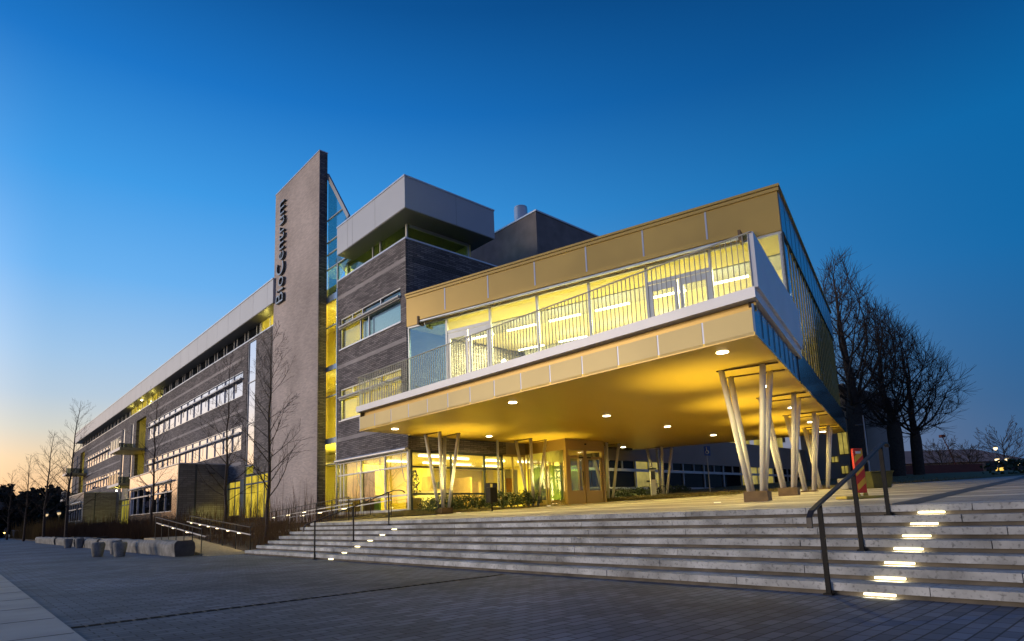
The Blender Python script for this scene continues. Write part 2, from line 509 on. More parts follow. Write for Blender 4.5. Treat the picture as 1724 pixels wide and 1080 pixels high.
# ------------------------------------------------------------------ mesh helpers
class MB:
    def __init__(s):
        s.v = []
        s.f = []

    def add(s, vs, fs):
        o = len(s.v)
        s.v += [tuple(q) for q in vs]
        s.f += [tuple(o + i for i in f) for f in fs]
        return s

    def box(s, x0, x1, y0, y1, z0, z1):
        if x0 > x1: x0, x1 = x1, x0
        if y0 > y1: y0, y1 = y1, y0
        if z0 > z1: z0, z1 = z1, z0
        return s.add([(x0, y0, z0), (x1, y0, z0), (x1, y1, z0), (x0, y1, z0), (x0, y0, z1), (x1, y0, z1), (x1, y1, z1), (x0, y1, z1)],
                     [(3, 2, 1, 0), (4, 5, 6, 7), (0, 1, 5, 4), (1, 2, 6, 5), (2, 3, 7, 6), (3, 0, 4, 7)])

    def prism(s, poly, z0, z1):
        n = len(poly)
        za = z0 if isinstance(z0, (list, tuple)) else [z0] * n
        zb = z1 if isinstance(z1, (list, tuple)) else [z1] * n
        ar = sum(poly[i][0] * poly[(i + 1) % n][1] - poly[(i + 1) % n][0] * poly[i][1] for i in range(n))
        if ar < 0:
            poly = poly[::-1]; za = list(za)[::-1]; zb = list(zb)[::-1]
        vs = [(p[0], p[1], za[i]) for i, p in enumerate(poly)] + [(p[0], p[1], zb[i]) for i, p in enumerate(poly)]
        fs = [tuple(range(n))[::-1], tuple(range(n, 2 * n))] + [(i, (i + 1) % n, n + (i + 1) % n, n + i) for i in range(n)]
        return s.add(vs, fs)

    def wall(s, p, q, z0, z1, t):
        """upright slab along p->q; thickness t to the left of the direction"""
        d = Vector((q[0] - p[0], q[1] - p[1])).normalized()
        n = Vector((-d.y, d.x)) * t
        return s.prism([p, q, (q[0] + n.x, q[1] + n.y), (p[0] + n.x, p[1] + n.y)], z0, z1)

    def tube(s, pts, rad, n=8, cap=True, squash=None):
        pts = [Vector(p) for p in pts]
        if not isinstance(rad, (list, tuple)):
            rad = [rad] * len(pts)
        o = len(s.v)
        up = Vector((0, 0, 1))
        for i, p in enumerate(pts):
            d = (pts[min(i + 1, len(pts) - 1)] - pts[max(i - 1, 0)])
            if d.length < 1e-9:
                d = Vector((0, 0, 1))
            d.normalize()
            a = d.cross(up if abs(d.z) < .95 else Vector((1, 0, 0))).normalized()
            b = a.cross(d)
            for k in range(n):
                t = 2 * math.pi * (k + .5) / n
                s.v.append(tuple(p + (a * math.cos(t) + b * math.sin(t)) * rad[i]))
        for i in range(len(pts) - 1):
            for k in range(n):
                k2 = (k + 1) % n
                s.f.append((o + i * n + k, o + i * n + k2, o + (i + 1) * n + k2, o + (i + 1) * n + k))
        if cap:
            s.f.append(tuple(o + k for k in range(n))[::-1])
            e = o + (len(pts) - 1) * n
            s.f.append(tuple(e + k for k in range(n)))
        return s

    def flatbar(s, pts, wdir, wd, th):
        """bar of rectangular section along pts: width wd across wdir"""
        pts = [Vector(p) for p in pts]
        wdir = Vector(wdir).normalized()
        o = len(s.v)
        for i, p in enumerate(pts):
            d = (pts[min(i + 1, len(pts) - 1)] - pts[max(i - 1, 0)]).normalized()
            n = d.cross(wdir).normalized()
            for a, b in ((-1, -1), (1, -1), (1, 1), (-1, 1)):
                s.v.append(tuple(p + wdir * wd / 2 * a + n * th / 2 * b))
        for i in range(len(pts) - 1):
            for k in range(4):
                k2 = (k + 1) % 4
                s.f.append((o + i * 4 + k, o + i * 4 + k2, o + i * 4 + 4 + k2, o + i * 4 + 4 + k))
        s.f.append((o + 3, o + 2, o + 1, o))
        e = o + (len(pts) - 1) * 4
        s.f.append((e, e + 1, e + 2, e + 3))
        return s

    def lathe(s, prof, c=(0, 0, 0), n=16):
        o = len(s.v)
        for r, z in prof:
            for k in range(n):
                t = 2 * math.pi * k / n
                s.v.append((c[0] + r * math.cos(t), c[1] + r * math.sin(t), c[2] + z))
        for i in range(len(prof) - 1):
            for k in range(n):
                k2 = (k + 1) % n
                s.f.append((o + i * n + k, o + i * n + k2, o + (i + 1) * n + k2, o + (i + 1) * n + k))
        s.f.append(tuple(o + k for k in range(n))[::-1])
        e = o + (len(prof) - 1) * n
        s.f.append(tuple(e + k for k in range(n)))
        return s

    def ring(s, c, ax, R_, r_, n=24, k=6):
        """torus around axis ax"""
        ax = Vector(ax).normalized()
        a = ax.cross(Vector((0, 0, 1)) if abs(ax.z) < .9 else Vector((1, 0, 0))).normalized()
        b = ax.cross(a)
        o = len(s.v)
        for i in range(n):
            t = 2 * math.pi * i / n
            rd = a * math.cos(t) + b * math.sin(t)
            for j in range(k):
                u = 2 * math.pi * j / k
                s.v.append(tuple(Vector(c) + rd * (R_ + r_ * math.cos(u)) + ax * r_ * math.sin(u)))
        for i in range(n):
            for j in range(k):
                i2, j2 = (i + 1) % n, (j + 1) % k
                s.f.append((o + i * k + j, o + i2 * k + j, o + i2 * k + j2, o + i * k + j2))
        return s

    def build(s, name, material, parent=None, smooth=False, bevel=0):
        me = bpy.data.meshes.new(name)
        me.from_pydata(s.v, [], s.f)
        me.update()
        if smooth:
            for p in me.polygons:
                p.use_smooth = True
        o = bpy.data.objects.new(name, me)
        COL.objects.link(o)
        me.materials.append(MATS[material] if isinstance(material, str) else material)
        if parent:
            o.parent = parent
        if bevel:
            bm_ = o.modifiers.new('bevel', 'BEVEL')
            bm_.width = bevel
            bm_.segments = 2
            bm_.limit_method = 'ANGLE'
        return o


def build_each(mb, name, material, parent):
    """every box of the builder becomes a part of its own"""
    for i in range(0, len(mb.v), 8):
        q = MB()
        q.add(mb.v[i:i + 8], [(3, 2, 1, 0), (4, 5, 6, 7), (0, 1, 5, 4), (1, 2, 6, 5), (2, 3, 7, 6), (3, 0, 4, 7)])
        q.build(name, material, parent)


def tag(o, label=None, cat=None, group=None, kind=None):
    if label: o['label'] = label
    if cat: o['category'] = cat
    if group: o['group'] = group
    if kind: o['kind'] = kind
    return o


def empty(name, loc, rz=0, label=None, cat=None, group=None):
    o = bpy.data.objects.new(name, None)
    COL.objects.link(o)
    o.location = loc
    o.rotation_euler = (0, 0, rz)
    o.empty_display_size = .3
    return tag(o, label, cat, group)


def children(o):
    return [c for c in COL.objects if c.parent == o]


def copy_tree(o, parent=None):
    c = o.copy()
    COL.objects.link(c)
    c.parent = parent
    for ch in children(o):
        copy_tree(ch, c)
    return c


def lamp(name, kind, loc, energy, color, parent=None, size=.2, rot=None, spot=None, blend=.5, size_y=None):
    l = bpy.data.lights.new(name, kind)
    l.energy = energy
    l.color = color
    if kind == 'AREA':
        l.size = size
        if size_y:
            l.shape = 'RECTANGLE'
            l.size_y = size_y
    else:
        l.shadow_soft_size = size
    if kind == 'SPOT':
        l.spot_size = spot
        l.spot_blend = blend
    o = bpy.data.objects.new(name, l)
    COL.objects.link(o)
    o.location = loc
    if rot: o.rotation_euler = rot
    if parent: o.parent = parent
    return o


WARM = (1.0, .79, .24)
YEL = (1.0, .83, .17)

# ------------------------------------------------------------------ ground
xs = [-400, -120, -60, -30, -13.3, -6.6, -6.3, -3.95, 0, 10, 20, 40, 70, 110, 200, 600, 1500]
ys = [-900, -300, -120, -60, -30, -10, -3, -1.2, .6, 2, 6, 20, 60, 110, 160, 300, 800, 2000]
mb = MB()
for x in xs:
    for y in ys:
        k = min(1, max(0, (2.0 - y) / 2.2))
        h = 0 if x < -6.35 else .75 * (x + 6.3) / 2.35 if x < -3.95 else min(.75 + .037 * (x + 3.95), 3.6)
        q = Mw(x, y)
        mb.v.append((q.x, q.y, -.04 + h * k))
ny = len(ys)
for i in range(len(xs) - 1):
    for j in range(ny - 1):
        a = i * ny + j
        mb.f.append((a, a + ny, a + ny + 1, a + 1))
tag(mb.build('terrain', 'terrain'), kind='structure')


def sheet(name, poly, z, material, kind='structure', zf=None):
    """flat paving sheet in the main frame, its object turned like the building"""
    o = empty('x', C0, A) if False else None
    mbs = MB()
    zz = [zf(p[0], p[1]) if zf else z for p in poly]
    mbs.add([(p[0], p[1], q) for p, q in zip(poly, zz)], [tuple(range(len(poly)))])
    ob = mbs.build(name, material)
    ob.location = C0
    ob.rotation_euler = (0, 0, A)
    return tag(ob, kind=kind)


sheet('lower_plaza', [(-13.3, -45), (-6.3, -45), (-6.3, 130), (-13.3, 130)], 0, 'paver')
sheet('pavement', [(-17.5, -45), (-13.3, -45), (-13.3, 130), (-17.5, 130)], .012, 'light_slab')
sheet('road', [(-60, -45), (-17.5, -45), (-17.5, 130), (-60, 130)], -.01, 'terrain')
pz = lambda x, y: plaza_z(x)
sheet('upper_plaza', [(-3.9, 1.2), (-3.9, -45), (72, -45), (72, -14), (45, -1), (11, -.2), (0, -.1), (-1.5, 1.2)], 0, 'plaza_paving', zf=pz)
# dark paving strip that crosses the upper plaza
sheet('paving_strip', [(-3.7, -18.75), (-3.7, -19.15), (18, -17.4), (30, -16.4), (30, -15.8), (18, -17.0)], 0, 'bench_end', zf=lambda x, y: plaza_z(x) + .005)
# slab joints of the pale pavement
pj = MB()
for k in range(-14, 40):
    pj.box(-17.4, -13.32, k * 1.55, k * 1.55 + .012, .0125, .0150)
o = pj.build('pavement_joints', 'riser_dark')
o.location = C0; o.rotation_euler = (0, 0, A); tag(o, kind='structure')

# ramp path (leads up between the handrails)
rp = MB()
rp.prism([(-7.45, 1.3), (-5.95, 1.3), (-5.95, 9.6), (-7.45, 9.6)], -.03, [.006, .006, .58, .58])
rp.prism([(-7.45, 9.6), (-1.1, 9.6), (-1.1, 11.2), (-7.45, 11.2)], -.03, [.58, .6, .6, .58])
rp.prism([(-2.4, -.2), (-1.1, -.2), (-1.1, 9.6), (-2.4, 9.6)], -.03, [1.1, 1.12, .62, .60])
o = rp.build('ramp_path', 'gravel_path')
o.location = C0; o.rotation_euler = (0, 0, A); tag(o, kind='structure')

# planting bed soil
pb = MB()
pb.prism([(-5.95, 1.25), (-2.42, 1.25), (-2.42, 9.58), (-5.95, 9.58)], -.035, [.05, .75, .55, .4])
pb.prism([(-7.3, 11.22), (-.02, 11.22), (-.02, 100), (-7.3, 100)], -.035, [.1, 1.25, 1.25, .1])
pb.prism([(-1.08, 1.3), (-.02, 1.3), (-.02, 11.2), (-1.08, 11.2)], -.035, [1.0, 1.3, 1.2, .7])
o = pb.build('planting_bed', 'soil')
o.location = C0; o.rotation_euler = (0, 0, A); tag(o, kind='structure')

# lawns
lw = MB()
l1 = [(-3.0, 1.25), (-1.3, -.3), (-.2, -1.35), (3, -1.85), (6.9, -2.2), (6.9, -.06), (-.06, -.06), (-.06, 1.25)]
lz = [1.07, 1.13, 1.18, 1.30, 1.44, 1.46, 1.40, 1.36]
lw.add([(p[0], p[1], z + .012) for p, z in zip(l1, lz)], [tuple(range(8))])
l2 = [(10.2, -2.3), (11.2, -6.0), (16, -10.0), (26, -15.0), (48, -21), (48, .1), (10.2, .1)]
lw.add([(p[0], p[1], plaza_z(p[0]) + e) for p, e in zip(l2, (.02, .02, .02, .02, .02, .55, .2))], [tuple(range(7))])
o = lw.build('lawn', 'grass')
o.location = C0; o.rotation_euler = (0, 0, A); tag(o, kind='structure')

# ------------------------------------------------------------------ main brick building
bld = empty('office_building', C0, A, 'long dark brick office building with tall pale brick fin and flat metal roof', 'building')


def vertical_windows(mbg, mbf, y0, y1, z0, z1, n, x=.10, split=.72, fw_=.05):
    """window band: glass pane + frame bars (mullions, transom)"""
    mbg.box(x, x + .02, y0, y1, z0, z1)
    mbf.box(x - .07, x - .003, y0, y1, z0, z0 + fw_)
    mbf.box(x - .07, x - .003, y0, y1, z1 - fw_, z1)
    zs = z0 + (z1 - z0) * split
    if split: mbf.box(x - .10, x - .003, y0 + fw_, y1 - fw_, zs - .05, zs + .05)
    for i in range(n + 1):
        yy = y0 + (y1 - y0 - fw_) * i / n
        mbf.box(x - .065, x - .003, yy, yy + fw_, z0 + fw_, zs - .05 if split else z1 - fw_)
        if split: mbf.box(x - .065, x - .003, yy, yy + fw_, zs + .05, z1 - fw_)


T = .30
wl = MB()
# front corner block  (x = 0 plane, y 0..6.45)
for z0, z1 in ((3.96, 6.01), (7.62, 9.69), (11.32, 13.43)):
    wl.box(0, T, 0, 6.45, z0, z1)
for z0, z1 in ((6.01, 7.62), (9.69, 11.32)):
    wl.box(0, T, 0, .46, z0, z1)
    wl.box(0, T, 6.15, 6.45, z0, z1)
# side wall facing the wing
wl.box(T, 5.6, 0, T, 3.96, 13.43)
wl.box(5.6, 16, 0, T, 4.62, 13.43)
# long facade
S1, S2 = (9.72, 11.42), (6.0, 7.68)
wl.box(0, T, 13.9, 17.95, 4.2, 13.3)
wl.box(0, T, 17.95, 19.45, 13.22, 13.3)
wl.box(0, T, 19.5, 48.3, 11.42, 13.3)
wl.box(0, T, 20.2, 47.0, 7.68, 9.72)
wl.box(0, T, 20.2, 47.0, 3.98, 6.0)
wl.box(0, T, 19.5, 20.2, 1.2, 11.42)
wl.box(0, T, 47.0, 48.3, 1.2, 11.42)
wl.box(0, T, 48.3, 60.2, 12.4, 13.3)
wl.box(0, T, 52.7, 54.1, 4.2, 12.4)
wl.box(0, T, 55.2, 58.5, 4.2, 12.4)
wl.box(0, T, 59.8, 86.6, 11.35, 13.3)
wl.box(0, T, 60.3, 84.3, 7.85, 9.75)
wl.box(0, T, 60.3, 84.3, 1.2, 6.35)
wl.box(0, T, 59.8, 60.3, 1.2, 11.35)
wl.box(0, T, 84.3, 86.6, 1.2, 11.35)
wl.box(0, T, 86.6, 98.2, 12.6, 13.3)
wl.box(0, T, 90.6, 93, 1.2, 12.6)
wl.box(0, T, 94, 97, 1.2, 12.6)
wl.box(0, T, 22.7, 38.4, 1.2, 3.98)
wl.box(0, T, 38.4, 47.0, 1.2, 3.98)
# recess back walls, end wall, rear wall
wl.box(2.2, 2.4, 48.3, 52.7, 1.2, 12.4)
wl.box(2.2, 2.4, 86.6, 90.6, 1.2, 12.6)
wl.box(.3, 16, 97.9, 98.2, 0, 13.3)
wl.box(16, 16.3, 6.6, 98.2, 0, 13.43)
wl.box(16, 16.3, 0, 6.6, 9.95, 13.43)
wl.build('brick_wall', 'dark_brick', bld)

st = MB()
for z0, y0, y1 in ((12.40, 0, 6.45), (8.72, 0, 6.45), (4.98, 0, 6.45), (12.25, 20.2, 47), (8.62, 20.2, 47), (5.0, 20.2, 22.6), (12.2, 60.3, 84.3), (8.7, 60.3, 84.3)):
    st.box(-.005, .02, y0, y1, z0, z0 + .19)
build_each(st, 'brick_stripe', 'stripe_brick', bld)
sb = MB()
sb.box(.34, 5.6, -.005, .02, 12.42, 12.66)
sb.build('brick_stripe', 'black_brick', bld)
qn = MB()
for k in range(74):
    z = 3.99 + k * .128
    qn.box(-.012, .13, -.012, .02, z, z + .062)
qn.build('corner_bricks', 'black_brick', bld)
cpg = MB()
cpg.box(-.03, .34, -.03, 6.46, 13.43, 13.50)
cpg.box(.34, 16, -.03, .34, 13.43, 13.50)
cpg.box(-.03, .34, 13.9, 98.2, 13.302, 13.38)
build_each(cpg, 'coping', 'coping', bld)

# windows of the long facade
for (y0, y1, z0, z1, n) in ((20.25, 46.95, *S1, 14), (20.25, 46.95, *S2, 14), (60.35, 84.25, 9.75, 11.35, 12), (60.35, 84.25, 6.35, 7.85, 12)):
    g, f = MB(), MB()
    vertical_windows(g, f, y0, y1, z0, z1, n, x=.05, split=.70, fw_=.035)
    rng = random.Random(int(y0 * 7 + z0))
    wn = g.build('window', 'coated_glass', bld)
    f.build('frame', 'frame_light', wn)
    hd = MB()   # open tilt sashes and blind cords read as dark hooked strips
    for i in range(n):
        if rng.random() < .75:
            yy = y0 + (y1 - y0) * (i + rng.uniform(.3, .8)) / n
            wd = rng.choice((.05, .08, .3))
            hd.box(.036, .047, yy, yy + wd, z0 + .25 + rng.random() * .3, z0 + (z1 - z0) * .62)
    build_each(hd, 'blind', 'zinc_dark', wn)
    hx = MB()
    hx.box(-.20, .0, y0 - .05, y1, z0 + (z1 - z0) * .70 - .06, z0 + (z1 - z0) * .70 + .03)
    hx.build('sunshade', 'zinc', wn)
# tall vertical windows
for (y0, y1, z0, z1) in ((17.98, 19.42, 4.82, 13.2), (54.12, 55.18, 4.25, 12.38), (58.52, 59.78, 4.25, 12.38), (93.03, 93.97, 1.3, 12.55), (97.02, 97.85, 1.3, 12.55)):
    g, f = MB(), MB()
    g.box(.08, .10, y0, y1, z0, z1)
    for k in range(4):
        z = z0 + (z1 - z0) * k / 3
        f.box(.03, .078, y0 + .05, y1 - .05, z - .02, z + .02)
    f.box(.03, .078, y0, y0 + .05, z0, z1)
    f.box(.03, .078, y1 - .05, y1, z0, z1)
    wn = g.build('window', 'coated_glass', bld)
    f.build('frame', 'frame_metal', wn)
# lit ground floor windows and loggias of the long facade
for (y0, y1, z0, z1, n, mt) in ((13.95, 19.45, 1.4, 4.15, 5, 'lit_glass'), (17.98, 19.42, 4.22, 4.8, 1, 'lit_blind'), (20.25, 22.6, 1.6, 3.95, 2, 'lit_glass'), (47.0, 48.25, 1.4, 4.1, 1, 'lit_blind'), (52.8, 58.4, 1.4, 4.1, 4, 'lit_blind')):
    g, f = MB(), MB()
    vertical_windows(g, f, y0, y1, z0, z1, n, split=.8 if z1 - z0 > 1 else 0)
    wn = g.build('window', mt, bld)
    f.build('frame', 'side_panel', wn)
pr = MB()
pr.box(-.03, -.002, 19.48, 20.22, 1.2, 4.0)
pr.box(-.03, -.002, 22.62, 22.76, 1.2, 4.0)
build_each(pr, 'blue_pier', 'side_panel', bld)
for (y0, y1, zb, zt) in ((48.35, 52.65, 5.5, 8.75), (48.35, 52.65, 9.05, 12.35), (86.65, 90.55, 5.5, 8.75), (86.65, 90.55, 9.05, 12.55)):
    lg = MB()
    lg.box(2.12, 2.18, y0 + .2, y1 - .6, zb, zt - .8)
    lg.build('loggia_glazing', 'lit_blind', bld)
rc = MB()
for ya, yb, zt in ((48.3, 52.7, 12.4), (86.6, 90.6, 12.6)):
    rc.box(.3, 2.2, ya - .2, ya, 1.2, zt)
    rc.box(.3, 2.2, yb, yb + .2, 1.2, zt)
    rc.box(.3, 2.2, ya, yb, zt, zt + .2)
build_each(rc, 'loggia_side', 'interior_wall', bld)
for y in (50.4, 88.4):
    for z in (8.4, 12.0):
        lamp('loggia_light', 'POINT', (1.2, y, z), 13, YEL, bld, .1)
# balconies
for (y0, y1, x0, z) in ((48.2, 53.6, -2.2, 8.80), (47.6, 53.4, -2.25, 5.22), (83.5, 88.0, -2.4, 8.85), (82.6, 88.0, -2.4, 5.2)):
    bb = MB().box(x0, 2.1 if z > 5.3 else 0, y0, y1, z, z + .22)
    bo = bb.build('balcony', 'gold_low', bld)
    MB().box(x0 - .02, x0, y0, y1, z - .02, z + .24).build('balcony_edge', 'white_metal', bo)
    gl_ = MB().box(x0 + .05, x0 + .07, y0 + .9, y1 - .05, z + .26, z + 1.25)
    gl_.box(x0 + .05, -.02, y1 - .07, y1 - .05, z + .26, z + 1.25)
    gl_.build('balustrade', 'balustrade_glass', bo)
    pp = MB()
    for k in range(5):
        yy = y0 + .05 + (y1 - y0 - .14) * k / 4
        pp.box(x0 + .02, x0 + .045, yy, yy + .04, z + .22, z + 1.27)
    pp.box(x0 + .02, x0 + .08, y0, y1, z + 1.27, z + 1.31)
    pp.build('railing', 'frame_metal', bo)

# roof over the long part
rf = MB()
rf.box(-.6, 16.2, 13.7, 92.4, 14.30, 15.80)
rfo = rf.build('roof', 'zinc', bld)
rs = MB()
rs.box(-.57, 16.0, 13.75, 92.35, 14.27, 14.297)
rs.build('eaves_soffit', 'soffit_metal', rfo)
rj = MB()
for k in range(33):
    y = 14.6 + k * 2.4
    rj.box(-.604, -.59, y, y + .02, 14.31, 15.78)
rj.build('panel_joint', 'zinc_dark', rfo)
rl = MB()
rl.box(-.64, 16.2, 13.68, 92.45, 15.802, 15.87)
rl.build('coping', 'coping', rfo)
g, f = MB(), MB()
g.box(.30, .32, 17.9, 44.2, 13.38, 14.27)
g.box(.30, .32, 57, 92, 13.38, 14.27)
for y in [17.9 + i * 2.2 for i in range(13)] + [57.2 + i * 2.2 for i in range(16)]:
    for dy in (0, .62):
        f.box(.22, .297, y + dy, y + dy + .07, 13.385, 14.265)
build_each(g, 'clerestory_glazing', 'dark_glass', bld)
build_each(f, 'mullion', 'frame_metal', bld)
g, f = MB(), MB()
g.box(.30, .32, 13.9, 17.9, 13.38, 14.27)
g.box(.30, .32, 44.2, 57, 13.38, 14.27)
for y in (14.6, 16.2, 17.7, 45, 47.2, 49.4, 51.6, 53.8, 56):
    f.box(.22, .297, y, y + .07, 13.385, 14.265)
build_each(g, 'clerestory_glazing', 'lit_glass', bld)
build_each(f, 'mullion', 'frame_metal', bld)
MB().lathe([(.09, 0), (.09, .05)], (-.15, 50.0, 14.2), 10).build('eaves_lamp', 'downlight', bld)
for y in (16, 45.5, 50, 55):
    lamp('eaves_light', 'POINT', (-.1, y, 13.9), 14, YEL, bld, .15)

# fin
fn = MB()
fn.box(-.46, 0, 7.75, 13.9, .9, 21.35)
fin = fn.build('brick_fin', 'pale_brick', bld)
fs_ = MB()
fs_.box(-.44, .01, 7.742, 7.7495, .9, 21.33)
fs_.build('fin_edge', 'dark_brick', fin)
fc = MB()
fc.box(-.49, .03, 7.72, 13.93, 21.352, 21.41)
fc.build('coping', 'coping', fin)
# lettering, reads upward on the fin
cu = bpy.data.curves.new('lettering', 'FONT')
cu.body = 'BioCentrum'
cu.size = 1.0
cu.extrude = .07
cu.bevel_depth = 0
cu.offset = -.014
cu.space_character = 1.02
to = bpy.data.objects.new('lettering_curve', cu)
COL.objects.link(to)
bpy.context.view_layer.update()
me = bpy.data.meshes.new_from_object(to.evaluated_get(bpy.context.evaluated_depsgraph_get()))
COL.objects.unlink(to)
bpy.data.objects.remove(to)
vx = [v.co.copy() for v in me.vertices]
x0, x1 = min(v.x for v in vx), max(v.x for v in vx)
y0, y1 = min(v.y for v in vx), max(v.y for v in vx)
for v in me.vertices:
    a_ = (v.co.x - x0) / (x1 - x0)
    b_2 = (v.co.y - y0) / (y1 - y0)
    v.co = Vector((-.56 - v.co.z, 12.15 + b_2 * 1.05, 14.0 + a_ * 6.35))
me.update()
me.materials.clear()
me.materials.append(MATS['letter_face'])
me.materials.append(MATS['frame_dark'])
for p in me.polygons:
    if p.normal.x > -.8:
        p.material_index = 1
lo_ = bpy.data.objects.new('lettering', me)
COL.objects.link(lo_)
lo_.parent = fin
lb = MB()
for k in range(12):
    z = 14.2 + k * .54
    for y in (12.3, 12.9):
        lb.box(-.52, -.461, y, y + .03, z, z + .03)
lb.build('letter_bracket', 'black_metal', fin)

# stair tower glazing between fin and corner block
g, f = MB(), MB()
YA, YB = 6.55, 7.74
g.box(.05, .07, YA, YB, 1.5, 13.0)
for z0, z1 in ((12.60, 12.95), (8.84, 9.10), (5.00, 5.28), (1.40, 1.55)):
    f.box(-.01, .047, YA, YB, z0, z1)
for z in (11.2, 7.44, 3.9):
    f.box(-.01, .047, YA, YB, z, z + .06)
f.box(-.02, .047, 6.46, YA, 1.4, 13.1)
wn = g.build('stair_glazing', 'clear_glass', bld)
f.build('frame', 'side_panel', wn)
g, f = MB(), MB()
tri = [(7.74, 13.0), (7.74, 20.0), (5.35, 16.6), (5.35, 14.4), (6.45, 13.5), (6.45, 13.0)]
g.add([(.06, y, z) for y, z in tri] + [(.08, y, z) for y, z in tri], [tuple(range(6)), tuple(range(6, 12))[::-1]] + [(i, i + 6, (i + 1) % 6 + 6, (i + 1) % 6) for i in range(6)])
for z, ya in ((17.3, 5.9), (16.0, 5.35), (15.3, 5.36), (14.45, 5.6)):
    f.box(-.01, .057, ya, 7.74, z, z + .06)
f.flatbar([(.02, 7.74, 20.05), (.02, 5.3, 16.6)], (1, 0, 0), .10, .22)
f.box(-.01, .057, 6.45, 6.55, 13.1, 14.5)
wn = g.build('stair_glazing', 'stair_glass', bld)
f.build('frame', 'zinc_dark', wn)
f = MB()
f.flatbar([(1.6, 8.6, 18.2), (1.6, 5.9, 14.9)], (1, 0, 0), .2, .35)
f.flatbar([(1.6, 9.6, 16.2), (1.6, 6.6, 13.6)], (1, 0, 0), .2, .35)
f.build('stair_beam', 'zinc_dark', bld)
iw = MB()
iw.box(2.6, 2.7, 6.5, 13.8, 1.4, 15.6)
iw.box(.12, 2.6, 6.47, 6.54, 1.4, 13.0)
iw.box(.12, 2.6, 13.7, 13.8, 1.4, 15.6)
for z in (1.4, 5.05, 8.9, 12.65):
    iw.box(.15, 2.6, 6.56, 13.7, z, z + .2)
iw.build('stair_hall_wall', 'interior_wall', bld)
for z in (3.6, 7.4, 11.4, 14.6):
    lamp('stair_light', 'AREA', (1.3, 8.6, z + .9 if z < 14 else 15.0), 330, YEL, bld, 1.6, size_y=2.2)
sx = MB()
for z in (4.6, 8.4, 12.2):
    sx.box(.9, 1.05, 6.8, 8.4, z, z + .05)
build_each(sx, 'stair_lamp', 'tube_light', bld)

# corner block windows
for z0, z1, lit in ((6.01, 7.62, True), (9.69, 11.32, False)):
    g, f = MB(), MB()
    g.box(.12, .14, .46, 6.15, z0, z1)
    zs = z0 + (z1 - z0) * .70
    f.box(.04, .117, .46, 6.15, z0, z0 + .07)
    f.box(.04, .117, .46, 6.15, z1 - .06, z1)
    f.box(-.05, .117, .46, 6.15, zs - .07, zs + .07)
    for y in (.46, 2.2, 3.9, 4.9, 6.09):
        f.box(.04, .117, y, y + .06, zs + .07, z1 - .06)
    for y in (.46, 3.3, 4.1, 6.09):
        f.box(.04, .117, y, y + .06, z0 + .07, zs - .07)
    wn = g.build('window', 'clear_glass' if not lit else 'clear_glass', bld)
    f.build('frame', 'frame_metal', wn)
    sh = MB()
    sh.tube([(-.10, .44, zs + .02), (-.10, 6.1, zs + .02)], .06, 8)
    sh.build('sunshade', 'zinc', wn)
    rm = MB()
    rm.box(2.9, 3.0, .35, 6.4, z0 - .6, z1 + .3)
    rm.box(.31, 2.9, 6.32, 6.42, z0 - .6, z1 + .3)
    rm.box(.31, 2.9, .32, .4, z0 - .6, z1 + .3)
    rm.box(.31, 2.9, .4, 6.32, z1 + .2, z1 + .3)
    rm.box(.31, 2.9, .4, 6.32, z0 - .6, z0 - .5)
    rm.build('room_wall', 'interior_wall', bld)
    if not lit:
        bl = MB()
        bl.box(.2, .22, .55, 4.15, z0 + .02, z1 - .02)
        bl.build('sky_mirror', 'coated_glass', wn)  # mirror sheet added behind the pane to give back the sky reflection
    lamp('room_light', 'AREA', (1.6, 4.6 if not lit else 3.6, z1 + .1), 60 if not lit else 190, YEL, bld, 1.5)
sw = MB()
for z in (6.01, 9.69):
    sw.box(-.05, .12, .40, 6.2, z - .05, z + .0)
build_each(sw, 'window_sill', 'coping', bld)

# roof box over the corner block
rb = MB()
rb.box(-.6, 4.55, -.9, 5.36, 14.36, 15.80)
rbo = rb.build('roof_box', 'zinc', bld)
r2 = MB()
r2.box(-.57, 4.5, -.87, 5.33, 14.33, 14.357)
r2.box(.2, 4.5, 5.33, 6.4, 14.33, 14.357)
r2.box(.2, 4.5, 5.4, 6.4, 14.36, 14.6)
r2.build('eaves_soffit', 'soffit_metal', rbo)
r3 = MB()
for y in (1.6, 3.75, 4.25):
    r3.box(-.604, -.59, y, y + .02, 14.37, 15.78)
r3.box(2.2, 2.22, -.904, -.89, 14.37, 15.78)
build_each(r3, 'panel_joint', 'zinc_dark', rbo)
r4 = MB()
r4.box(-.63, 4.58, -.93, 5.38, 15.802, 15.87)
r4.build('coping', 'coping', rbo)
g, f = MB(), MB()
g.box(.34, .36, .38, 6.3, 13.5, 14.33)
g.box(.36, 3.8, .34, .36, 13.5, 14.33)
f.box(.26, .337, .30, .40, 13.502, 14.328)
for y in (2.6, 3.3, 5.9):
    f.box(.26, .337, y, y + .06, 13.502, 14.328)
f.box(.42, 3.8, .262, .337, 14.2, 14.328)
f.box(3.8, 3.88, .262, .40, 13.502, 14.328)
wn = g.build('clerestory_glazing', 'stair_glass', bld)
f.build('frame', 'frame_metal', wn)
ci = MB()
ci.box(3.9, 4.0, .3, 6.4, 13.43, 14.33)
ci.box(.4, 3.9, 6.36, 6.42, 13.43, 14.33)
ci.box(.4, 3.9, .4, 6.36, 13.4, 13.43)
ci.build('room_wall', 'interior_wall', bld)
lamp('room_light', 'AREA', (2.6, 5.2, 14.25), 50, YEL, bld, 1.0)

